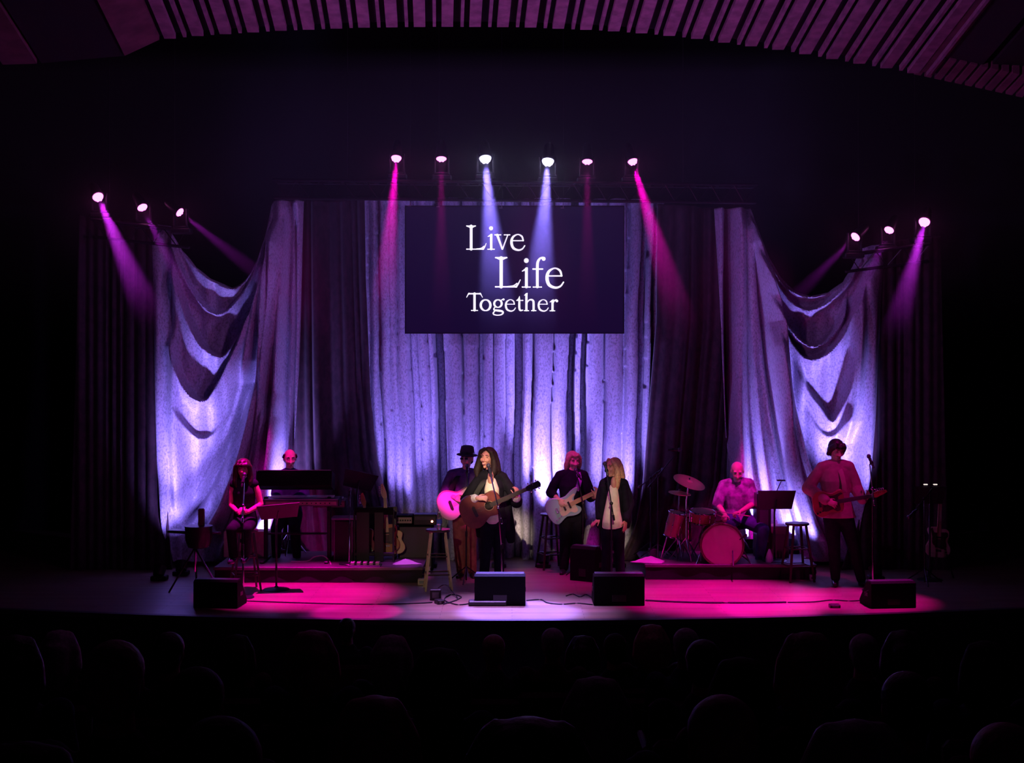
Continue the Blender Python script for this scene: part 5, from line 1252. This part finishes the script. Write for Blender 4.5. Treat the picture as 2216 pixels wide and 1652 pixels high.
for px in (785, 820):
    m2 = M(); m2.box((P(px, 0, 18.12).x, 18.13, (zt+.2)/2), (.17 if px < 800 else .12, .015, zt-.22), bev=.004); build(m2, 'divider', BLKM, t)
guitar('upright guitar with a pale maple headstock in the rack', 'tele', P(838, 1162, 18.36), (-.06, .05, 1), (-1, 0, -.06), mat('sunburst', (0.55, 0.25, 0.10), .3), None, mat('maple_pale', (0.85, 0.62, 0.36), .4), pickguard=mat('dark_plate', (0.06, 0.03, 0.03), .4), scale=.98)
guitar('upright guitar with a reddish neck in the rack, left of the maple one', 'tele', P(790, 1168, 18.36), (-.02, .05, 1), (-1, 0, -.02), mat('wine_red', (0.25, 0.02, 0.07), .3), None, mat('red_neck', (0.50, 0.20, 0.10), .4), scale=.86)
guitar('amber acoustic guitar standing partly behind the rack, next to the speaker cabinet', 'ac', P(857, 1172, 18.44), (-.03, .08, 1), (-1, 0, -.03), mat('amber_side', (0.45, 0.22, 0.08), .3), mat('amber_top', (0.90, 0.62, 0.30), .35), scale=.62)
t, c, s_ = boxthing('road_case', 'tall black equipment case standing left of the guitar rack', 'case', 722, 764, 1128, 1212, 18.25, .4, BLKM, base=.2)
for k in (-1, 1):
    m2 = M(); m2.box(c+V((k*(s_[0]/2-.01), -s_[1]/2-.002, 0)), (.018, .012, s_[2])); build(m2, 'edge_trim', mat('case_trim', (0.15, 0.15, 0.17), .3, .8), t)
m2 = M(); p = c+V((0, 0, s_[2]/2+.018)); m2.box(p, (.36, .34, .03), bev=.01); o = build(m2, 'small_keyboard_tray', mat('tray', (0.35, 0.25, 0.35), .4)); tag(o, 'flat tray catching magenta light on top of the tall black case', 'tray')
t, c, s_ = boxthing('equipment_box', 'beige box at the foot of the left swagged drape behind the backing singer', 'box', 484, 580, 1151, 1207, 18.55, .3, mat('beige_board', (0.62, 0.50, 0.32), .7, var=.1), base=.2)
m2 = M(); m2.box(c+V((0, -s_[1]/2-.004, .05)), (.16, .008, .05)); build(m2, 'handle_plate', BLKM, t)
# pedals in a row at the platform's front edge
t = thing('pedal_board', 'flat pedal board on the edge of the keyboard platform', 'pedal board', (P(793, 0, 17.78).x, 17.78, .2))
m2 = M(); m2.box((P(790, 0, 17.8).x, 17.80, .207), (.42, .20, .014), bev=.004); build(m2, 'board', BLKM, t)
p0 = None
for i in range(5):
    c = V((P(764+i*13.4, 0, 17.8).x, 17.78, .214))
    if p0 is None:
        p0 = thing('effects_pedal', 'grey effects pedal, leftmost of five on the flat pedal board', 'effects pedal', c, 'pedals on the flat pedal board')
        m2 = M(); m2.box(c+V((0, 0, .022)), (.052, .10, .044), bev=.006); build(m2, 'housing', mat('pedal_grey', (0.35, 0.28, 0.33), .4), p0)
        m2 = M(); m2.cyl(c+V((0, -.025, .044)), c+V((0, -.025, .054)), .009, n=10); build(m2, 'footswitch', CHROME, p0)
        for k in (-1, 1):
            m2 = M(); m2.cyl(c+V((k*.013, .028, .044)), c+V((k*.013, .028, .055)), .006, n=8); build(m2, 'knob', BLKM, p0)
    else:
        p_ = dup(p0); p_.location = c; p_['label'] = 'grey effects pedal, %s of five on the flat pedal board' % ('second from left', 'middle one', 'second from right', 'rightmost')[i-1]
def cloth_heap(name, label, cat, c, r, h, m, seed=0, ex=1.0):
    r_ = np.random.RandomState(seed); vs = []; fs = []; n = 18; k = 6; c = V(c)
    for i in range(k+1):
        for j in range(n):
            a = 2*PI*j/n; q = i/k; rr = r*(q**.8)*(1+.22*math.sin(a*3+seed)+.12*math.sin(a*7+seed*2)); vs.append((c.x+rr*math.cos(a)*ex, c.y+rr*math.sin(a)*.8, c.z+.003+h*(1-q)**1.3*(1+.25*r_.rand())))
    for i in range(k):
        for j in range(n): fs.append((i*n+j, i*n+(j+1) % n, (i+1)*n+(j+1) % n, (i+1)*n+j))
    m2 = M(); m2.add(vs, fs); o = build(m2, name, m); o.modifiers.new('t', 'SOLIDIFY').thickness = .004; tag(o, label, cat); return o
WHT = mat('white_cloth', (0.75, 0.68, 0.70), .8)
cloth_heap('crumpled_towel', 'crumpled white towel on the platform in front of the amber guitar', 'towel', (P(878, 0, 18.0).x, 17.95, .2), .12, .055, WHT, 2, 1.5)
cloth_heap('crumpled_towel', 'magenta-lit white cloth heaped at the left end of the drum platform', 'towel', (P(1401, 0, 18.1).x+.04, 18.1, .2), .15, .065, WHT, 5, 1.4)
# small clutter at the end of the drum platform and beside the stands
def small_box(name, label, cat, px, d, z, size, m, rz=0):
    c = V((P(px, 0, d).x, d, z+size[2]/2)); t = thing(name, label, cat, (c.x, c.y, z)); m2 = M(); m2.box(c, size, Matrix.Rotation(rz, 3, 'Z'), bev=.006); build(m2, 'housing', m, t)
    m2 = M(); m2.box(c+V((0, -size[1]/2-.002, 0)), (size[0]*.6, .004, size[2]*.5)); build(m2, 'face_plate', mat('case_trim', (0.15, 0.15, 0.17), .3, .8), t); return t
small_box('junction_box', 'small pale box on the stage floor right of the keyboard platform', 'box', 913, 17.55, 0, (.10, .10, .075), mat('pale_box', (0.55, 0.45, 0.35), .6))
small_box('junction_box', 'pale long box at the foot of the speaker cabinet', 'box', 918, 18.35, .0, (.16, .12, .10), mat('cream_box', (0.7, 0.55, 0.4), .6))
small_box('tuner_pedal', 'upright black tuner on the floor in front of the bottle stool', 'tuner', 943, 16.45, 0, (.13, .10, .13), BLKM)
small_box('tuner_pedal', 'low black box with a cable loop left of the upright tuner', 'box', 951, 16.2, 0, (.09, .12, .05), BLKM, .4)
small_box('equipment_box', 'tall black box left of the music stand with clip lamp', 'box', 1649, 18.6, .2, (.19, .3, .86), BLKM)
small_box('equipment_box', 'square pinkish case on the floor of the drum platform under the music stand', 'case', 1682, 18.65, .2, (.26, .3, .42), mat('pink_case', (0.30, 0.17, 0.2), .6))
small_box('set_list_box', 'small white carton at the foot of the dark stool right of the drums', 'box', 1757, 17.9, 0, (.06, .08, .07), WHT)
small_box('junction_box', 'little box with plugs on the left end of the drum platform', 'box', 1385+28, 18.55, .2, (.12, .1, .12), mat('case_trim', (0.15, 0.15, 0.17), .3, .8))
small_box('pedal', 'flat black pedal at the front edge near the right floor monitor', 'pedal', 1806, 15.95, 0, (.12, .10, .04), BLKM)
t = thing('pedal_board', 'long low pedal board in front of the centre floor monitor', 'pedal board', G(1055, 1312))
c = G(1055, 1312); m2 = M(); m2.box(c+V((0, .05, .03)), (.44, .14, .055), bev=.01); build(m2, 'board', BLKM, t)
m2 = M(); m2.box(c+V((0, .04, .060)), (.42, .10, .006), bev=.002); build(m2, 'top_plate', mat('satin_rail', (0.05, 0.05, 0.06), .35), t)
# cables
CAB = mat('black_cable', (0.015, 0.015, 0.02), .45); WCAB = mat('white_cable', (0.7, 0.65, 0.55), .5)
def cable(label, pts, m=CAB, r=.007, z=.008):
    p3 = []
    for p in pts:
        zz = p[2] if len(p) > 2 else z; g = P(p[0], p[1], (CH-zz)*F/(p[1]-HY)) if len(p) < 4 else P(p[0], p[1], p[3]); p3.append(g)
    m2 = M(); sp = smoothpoly(p3, 6, False); m2.tube(sp, r, n=6); o = build(m2, 'cable', m); tag(o, label, 'cable'); return o
cable('black cable running along the front of the stage from the left to the tuner', [(530, 1301), (620, 1304), (720, 1307), (820, 1308), (900, 1306), (935, 1304)])
cable('black cable looping up behind the upright tuner', [(935, 1290), (950, 1272, .12), (965, 1266, .16), (978, 1280, .05), (990, 1298), (960, 1306)])
cable('black cable coiled between the tuner and the centre floor monitor', [(960, 1308), (985, 1300), (998, 1292), (975, 1287), (962, 1299), (990, 1309), (1020, 1306)])
cable('black cable bundle crossing the floor between the two centre floor monitors', [(1140, 1300), (1170, 1298), (1185, 1305), (1215, 1308), (1250, 1306), (1282, 1309)])
cable('thin black cable squiggled left of the blonde singer\'s floor monitor', [(1225, 1290), (1240, 1286), (1255, 1292), (1268, 1287), (1280, 1293)], r=.006)
cable('black cable along the stage front from the blonde singer\'s monitor to the middle right', [(1398, 1300), (1460, 1303), (1535, 1305), (1620, 1305), (1700, 1304)], r=.012)
cable('black cable running to the right-hand floor monitor', [(1705, 1304), (1760, 1303), (1800, 1299), (1840, 1301), (1884, 1298)])
cable('thin looping cable at the left side of the right-hand floor monitor', [(1884, 1292, .1), (1872, 1290, .12), (1876, 1280, .18), (1890, 1276, .22)], r=.006)
cable('white cable arching over the front of the keyboard platform', [(630, 1216, .205), (665, 1215, .205), (680, 1206, .26), (700, 1204, .27), (712, 1214, .215), (716, 1222, .205)], WCAB, .008)
# ---------------------------------------------------------------- drum kit
SHELL = mat('drum_shell_rose', (0.50, 0.20, 0.18), .3, var=.1, scale=10); SKINW = mat('drum_head', (0.50, 0.38, 0.28), .55, var=.06, scale=6); BRASS = mat('cymbal_brass', (0.75, 0.50, 0.32), .5, .7, bump=.1, scale=60)
def drum(name, label, c, ax, r, h, shell, lugs=8, front=SKINW):
    c = V(c); A = V(ax).normalized(); t = thing(name, label, 'drum', c); R = A.to_track_quat('Z', 'Y').to_matrix()
    m2 = M(); m2.lathe([(r*.97, -h/2), (r, -h/2+.004), (r, h/2-.004), (r*.97, h/2)], n=36, c=c, R=R); build(m2, 'shell', shell, t)
    m2 = M(); m2.lathe([(r*.96, h/2), (r*.96, h/2+.004), (.01, h/2+.008)], n=36, c=c, R=R); build(m2, 'drum_head', front, t)
    for k in (-1, 1):
        m2 = M(); ring = [c+R @ V((r*1.03*math.cos(a*PI/18), r*1.03*math.sin(a*PI/18), k*h/2)) for a in range(36)]; m2.tube(ring, .010 if r < .2 else .014, n=6, closed=True); build(m2, 'hoop', CHROME if r < .2 else mat('wood_hoop', (0.12, 0.04, 0.04), .3), t)
    for i in range(lugs):
        a = 2*PI*i/lugs+.2; p = c+R @ V((r*1.03*math.cos(a), r*1.03*math.sin(a), 0)); u_ = R @ V((0, 0, 1)); m2 = M(); m2.tube([p-u_*h*.42, p+u_*h*.42], .004, n=5); m2.ell(p, (.012, .012, .02), R, n=8, m=5); build(m2, 'lug', CHROME, t)
    return t, R
bd, R = drum('bass_drum', 'bass drum with a pale front head facing the hall', P(1561, 1177, 18.15), (-.10, -1, .03), .268, .40, SHELL, 10)
for k in (-1, 1):
    m2 = M(); c = P(1561, 1177, 18.15); m2.tube([c+V((k*.25, -.1, -.02)), c+V((k*.36, -.20, -.262))], .009, n=6); build(m2, 'spur', CHROME, bd)
c = P(1568, 1186, 17.95)
m2 = M(); m2.ell(P(1561, 1177, 18.15)+V((-.10*.2+.07, -.205, -.06)), (.055, .004, .055), n=16, m=6); build(m2, 'port', mat('port_black', (0.01, 0.01, 0.01), .9), bd)
t, R = drum('snare_drum', 'shallow chrome-hooped snare drum between the hi-hat and the drummer', P(1520, 1118, 18.3), (.05, -.18, 1), .165, .14, mat('drum_shell_amber', (0.42, 0.18, 0.08), .3, var=.1), 8)
c = P(1520, 1118, 18.3)
for k in range(3):
    a = k*2*PI/3+.3; m2 = M(); m2.tube([c+V((0, 0, -.08)), c+V((0, 0, -.25)), V((c.x+.2*math.cos(a), c.y+.2*math.sin(a), .212))], .008, n=6); build(m2, 'stand_leg', CHROME, t)
t, R = drum('floor_tom', 'tilted pink-lit tall tom drum left of the snare', P(1459, 1135, 18.3), (.22, -.12, 1), .105, .32, SHELL, 6)
c = P(1459, 1135, 18.3)
for k in range(3):
    a = k*2*PI/3+.9; m2 = M(); m2.tube([c+V((.08*math.cos(a), .08*math.sin(a), -.12)), V((c.x-.03+.15*math.cos(a), c.y+.12*math.sin(a), .212))], .008, n=6); build(m2, 'leg', CHROME, t)
t, R = drum('tom_drum', 'second brown tall tom drum just right of the pink-lit one', P(1482, 1142, 18.5), (-.03, -.1, 1), .085, .34, mat('drum_shell_brown', (0.30, 0.12, 0.09), .4), 6)
c = P(1482, 1142, 18.5)
for k in range(3):
    a = k*2*PI/3+.2; m2 = M(); m2.tube([c+V((.06*math.cos(a), .06*math.sin(a), -.14)), V((c.x+.12*math.cos(a), c.y+.1*math.sin(a), .212))], .008, n=6); build(m2, 'leg', CHROME, t)
def cymbal(label, c, N, r, base, hat=False):
    c = V(c); R = V(N).normalized().to_track_quat('Z', 'Y').to_matrix(); t = thing('cymbal', label, 'cymbal', base)
    pr = [(.010, .028), (.03, .024), (.045, .010), (r*.6, .004), (r, -.006), (r, -.009), (r*.6, .001), (.045, .006), (.03, .02), (.010, .024)]
    m2 = M(); m2.lathe(pr, n=40, c=c, R=R); build(m2, 'cymbal_plate', BRASS, t)
    if hat: m2 = M(); m2.lathe([(a, -b-.012) for a, b in pr], n=40, c=c, R=R); build(m2, 'lower_plate', BRASS, t)
    b = V(base); m2 = M(); m2.tube([b+V((0, 0, .25)), V((b.x, b.y, c.z-.25)), c+V((0, 0, .03))], .010, n=8); build(m2, 'pole', CHROME, t)
    m2 = M(); m2.cyl(c+V((0, 0, .015)), c+V((0, 0, .05)), .012, n=8); build(m2, 'wing_nut', CHROME, t)
    for k in range(3):
        a = k*2*PI/3+.7; m2 = M(); m2.tube([b+V((0, 0, .30)), b+V((.22*math.cos(a), .22*math.sin(a), .012))], .009, n=6); build(m2, 'leg', CHROME, t)
cymbal('large crash cymbal tipped down to the right', P(1492, 1043, 18.2), (.33, -.34, 1), .218, (P(1485, 0, 18.3).x, 18.3, .2))
cymbal('small pair of hi-hat cymbals below the large crash cymbal', P(1471, 1067, 18.35), (.12, -.10, 1), .15, (P(1468, 0, 18.4).x, 18.4, .2), True)
q = drum_q
for s_, tip in (('L', P(1545, 1112, 18.25)), ('R', P(1553, 1107, 18.3))):
    h_ = q['wr'+s_]+V((0, -.08, -.03)); m2 = M(); m2.tube([h_+(h_-tip).normalized()*.12, h_, tip], [.007, .007, .004], n=6); o = build(m2, 'drumstick', mat('hickory', (0.75, 0.55, 0.35), .5)); tag(o, 'drumstick in the drummer\'s %s hand' % ('left-side' if s_ == 'L' else 'right-side'), 'drumstick', 'drumsticks')
# tall purple-lit cone beside the drummer's foot
m2 = M(); c = V((P(1665, 0, 18.1).x, 18.1, .2)); m2.lathe([(.045, 0), (.05, .01), (.048, .06), (.035, .11), (.012, .17), (.004, .175)], n=16, c=c); o = build(m2, 'folded_cloth', mat('lilac_cloth', (0.8, 0.7, 0.9), .6)); tag(o, 'small pale pointed cloth bundle glowing purple beside the drummer\'s foot', 'cloth')
# ---------------------------------------------------------------- percussion rig at the left and guitar in the right wing
t = thing('percussion_stand', 'dark tripod stand with a bowl-shaped drum and side tray left of the backing singer', 'percussion stand', G(422, 1272))
b = G(422, 1272); D_ = b.y
for k, (px, py) in enumerate(((366, 1284), (478, 1284), (425, 1262))):
    m2 = M(); g = G(px, py); m2.tube([V((b.x, b.y, .50)), g+V((0, 0, .012))], .012, n=6); build(m2, 'leg', BLKM, t)
m2 = M(); m2.tube([V((b.x, b.y, .20)), P(424, 1185, D_)], .014, n=8); build(m2, 'pole', CHROME, t)
m2 = M(); m2.lathe([(.06, -.16), (.13, -.14), (.165, -.05), (.17, .10), (.175, .125), (.15, .13), (.01, .13)], n=24, c=P(430, 1160, D_)); build(m2, 'bowl_drum', BLKM, t)
m2 = M(); m2.box(P(390, 1150, D_), (.28, .22, .035), Matrix.Rotation(.05, 3, 'Y'), bev=.01); build(m2, 'tray', BLKM, t)
m2 = M(); m2.tube([P(455, 1155, D_), P(476, 1154, D_)], [.014, .018], n=8); build(m2, 'side_arm', BLKM, t)
m2 = M(); m2.box(P(436, 1120, D_), (.075, .06, .22), bev=.012); build(m2, 'block', mat('dark_wood_block', (0.09, 0.04, 0.035), .5), t)
guitar('cream guitar on a stand in the dark far right wing', 'tele', P(2030, 1172, 18.1), (.08, .12, 1), (-1, 0, .08), mat('cream_lacquer', (0.70, 0.62, 0.42), .4), None, mat('maple', (0.65, 0.42, 0.22), .4), pickguard=mat('dark_plate', (0.06, 0.03, 0.03), .4))
t = thing('guitar_stand', 'small folding stand under the cream guitar in the far right wing', 'stand', (P(2030, 0, 18.15).x, 18.15, 0))
b = V((P(2030, 0, 18.15).x, 18.15, 0))
for k in (-1, 1): m2 = M(); m2.tube([b+V((k*.05, .1, .55)), b+V((k*.17, -.1, .012))], .010, n=6); m2.tube([b+V((k*.09, 0, .22)), b+V((k*.09, -.14, .20)), b+V((k*.09, -.15, .24))], .008, n=6); build(m2, 'leg', BLKM, t)
m2 = M(); m2.tube([b+V((0, .1, .58)), b+V((0, .30, .012))], .010, n=6); build(m2, 'back_leg', BLKM, t)
# ---------------------------------------------------------------- audience seen from behind
HAIRS = [BLKHAIR, DKHAIR, SANDY, GREYH]
SEATM = mat('seat_plush', (0.06, 0.015, 0.02), .8); COATS = [cloth('coat_dark', (0.04, 0.04, 0.05)), cloth('coat_brown', (0.08, 0.05, 0.04)), cloth('coat_blue', (0.04, 0.05, 0.09))]
def floor_z(y): return 2.9-4.1*(y+8)/23.4
def viewer(px, py, hw, style, lab, kk):
    """px, py: crown of the head; hw: half width of the hair in pixels"""
    r = .098 if style in (0, 3) else .112
    d = r*F/hw; d = min(max(d, 2.2), 13.4)
    top = P(px, py, d); fz_ = floor_z(d); sc = 1.0
    seat_z = min(fz_+.42, top.z-.9)
    t = thing('person', lab, 'person', (top.x, d, fz_), 'audience seen from behind in the dark')
    c = V((top.x, d, top.z-.125)); b = M(); X = head_frame(c, 180+(kk*37 % 21-10), 0)
    head_solid(b, X, .98)
    nk = c+V((0, 0, -.14)); b.tube([nk+V((0, 0, .06)), nk-V((0, 0, .06))], [.052, .062], n=12)
    ch = nk-V((0, 0, .10)); b.tube([V((c.x, d, seat_z+.08)), V((c.x, d, seat_z+.3)), ch, nk-V((0, 0, .03))], [.17, .15, .19, .07], ry=[.13, .11, .10, .06], n=16)
    for s_ in (-1, 1):
        sh = ch+V((s_*.185, 0, .02)); b.ell(sh, (.06,)*3, n=10, m=6); el = V((sh.x+s_*.04, d+.05, max(seat_z+.22, sh.z-.3))); b.tube([sh, el, el+V((-s_*.08, .24, -.04))], [.05, .042, .03], n=10)
        b.tube([V((c.x+s_*.09, d, seat_z+.08)), V((c.x+s_*.11, d+.42, seat_z+.08))], [.085, .06], n=10)
        b.tube([V((c.x+s_*.11, d+.42, seat_z+.08)), V((c.x+s_*.11, d+.45, floor_z(d+.45)+.06)), V((c.x+s_*.11, d+.58, floor_z(d+.58)+.04))], [.055, .04, .035], n=10)
    blob(b, 'body', SKIN, t, .014, 2)
    def h(E, T):
        E((0, .020, .042), (.086, .095, .086)); E((0, .055, -.01), (.080, .06, .085))
        if style in (1, 2):
            for k in (-1, 1): T([(k*.05, .0, .08), (k*.09, .02, .0), (k*.10, .03, -.10), (k*.08, .03, -.18)], [.04, .045, .05, .03])
            T([(0, .07, .0), (0, .085, -.12), (0, .08, -.22)], [.085, .085, .05])
    hair_mesh(t, X, HAIRS[kk % 4], h, .98, vox=.014)
    b = M(); b.tube([V((c.x, d, seat_z+.06)), V((c.x, d, seat_z+.3)), ch+V((0, 0, 0)), nk-V((0, 0, .04))], [.185, .165, .205, .09], ry=[.145, .125, .115, .075], n=16)
    for s_ in (-1, 1):
        sh = ch+V((s_*.185, 0, .02)); b.ell(sh, (.072,)*3, n=10, m=6); el = V((sh.x+s_*.04, d+.05, max(seat_z+.22, sh.z-.3))); b.tube([sh, el, el+V((-s_*.06, .18, -.03))], [.062, .054, .046], n=10)
    blob(b, 'coat', COATS[kk % 3], t, .016, 2)
    # the seat they sit in
    s = thing('theatre_seat', 'seat of the '+' '.join(lab.split()[:13]), 'seat', (c.x, d, fz_), 'plush seats of the hall')
    m2 = M(); m2.box((c.x, d+.16, seat_z-.05), (.48, .46, .11), bev=.03); build(m2, 'cushion', SEATM, s)
    m2 = M(); m2.box((c.x, d-.20, seat_z+.22), (.50, .09, .52), Matrix.Rotation(-.12, 3, 'X'), bev=.03); build(m2, 'backrest', SEATM, s)
    for k in (-1, 1):
        m2 = M(); m2.box((c.x+k*.26, d+.06, seat_z+.17), (.045, .40, .04), bev=.012); build(m2, 'armrest', mat('arm_wood', (0.06, 0.03, 0.02), .4), s)
    m2 = M(); m2.box((c.x, d-.02, (seat_z-.08+fz_-.1)/2), (.40, .10, max(.1, seat_z-fz_+.02)), bev=.01); build(m2, 'pedestal', BLKM, s)
AUD = [(752, 1337, 22, 0, 'spectator whose crown just touches the stage edge, below the keyboards'),
 (512, 1372, 34, 1, 'spectator with a full head of hair below the left floor monitor'), (676, 1362, 50, 2, 'large-haired spectator below the pink floor left of centre'),
 (848, 1372, 40, 1, 'spectator below the bottle stool'), (368, 1366, 40, 3, 'spectator left of the left floor monitor, one row from the stage'),
 (950, 1400, 56, 1, 'curly spectator in the middle distance below the bottle stool'), (1068, 1372, 30, 0, 'spectator right below the lead singer'),
 (1196, 1358, 30, 3, 'spectator below the gap between the two centre floor monitors'), (1262, 1374, 32, 1, 'spectator just left below the blonde singer'), (1330, 1370, 30, 0, 'spectator right below the blonde singer'),
 (1410, 1350, 34, 1, 'spectator close to the stage edge below the left end of the drum platform'), (1484, 1358, 34, 3, 'spectator close to the stage edge below the bass drum'),
 (1522, 1382, 46, 0, 'wide-haired spectator below the drummer'), (1600, 1420, 62, 2, 'spectator in the middle rows below the music stand with clip lamp'),
 (1745, 1365, 60, 1, 'broad spectator below the dark stool right of the drums'), (1868, 1370, 38, 0, 'spectator below the right-hand floor monitor, left side'),
 (1955, 1362, 42, 2, 'spectator below the right-hand floor monitor, right side'), (2130, 1385, 52, 1, 'spectator at the far right edge of the hall'),
 (250, 1382, 78, 3, 'tall spectator in the left rows, well left of the floor monitor'), (130, 1362, 40, 1, 'spectator in the left corner, second from the frame edge'), (35, 1372, 56, 2, 'spectator cut off by the left frame edge'),
 (430, 1440, 72, 0, 'spectator in the middle rows below the left floor monitor'), (810, 1502, 84, 1, 'near spectator below and left of the centre of the picture bottom'),
 (1290, 1462, 66, 2, 'spectator in the middle rows below the blonde singer'), (1145, 1545, 150, 1, 'largest nearest head at the bottom centre'), (480, 1545, 112, 3, 'big near head at the lower left'),
 (1560, 1500, 92, 0, 'near spectator below and right of the bottom centre'), (1850, 1552, 120, 1, 'big near head at the lower right'), (1960, 1450, 66, 3, 'spectator in the middle rows under the right-hand floor monitor'), (60, 1600, 130, 1, 'near head cut by the bottom edge at the lower left'), (2170, 1560, 90, 0, 'near spectator at the lower right corner')]
for kk, a in enumerate(AUD): viewer(*a[:4], a[4], kk)
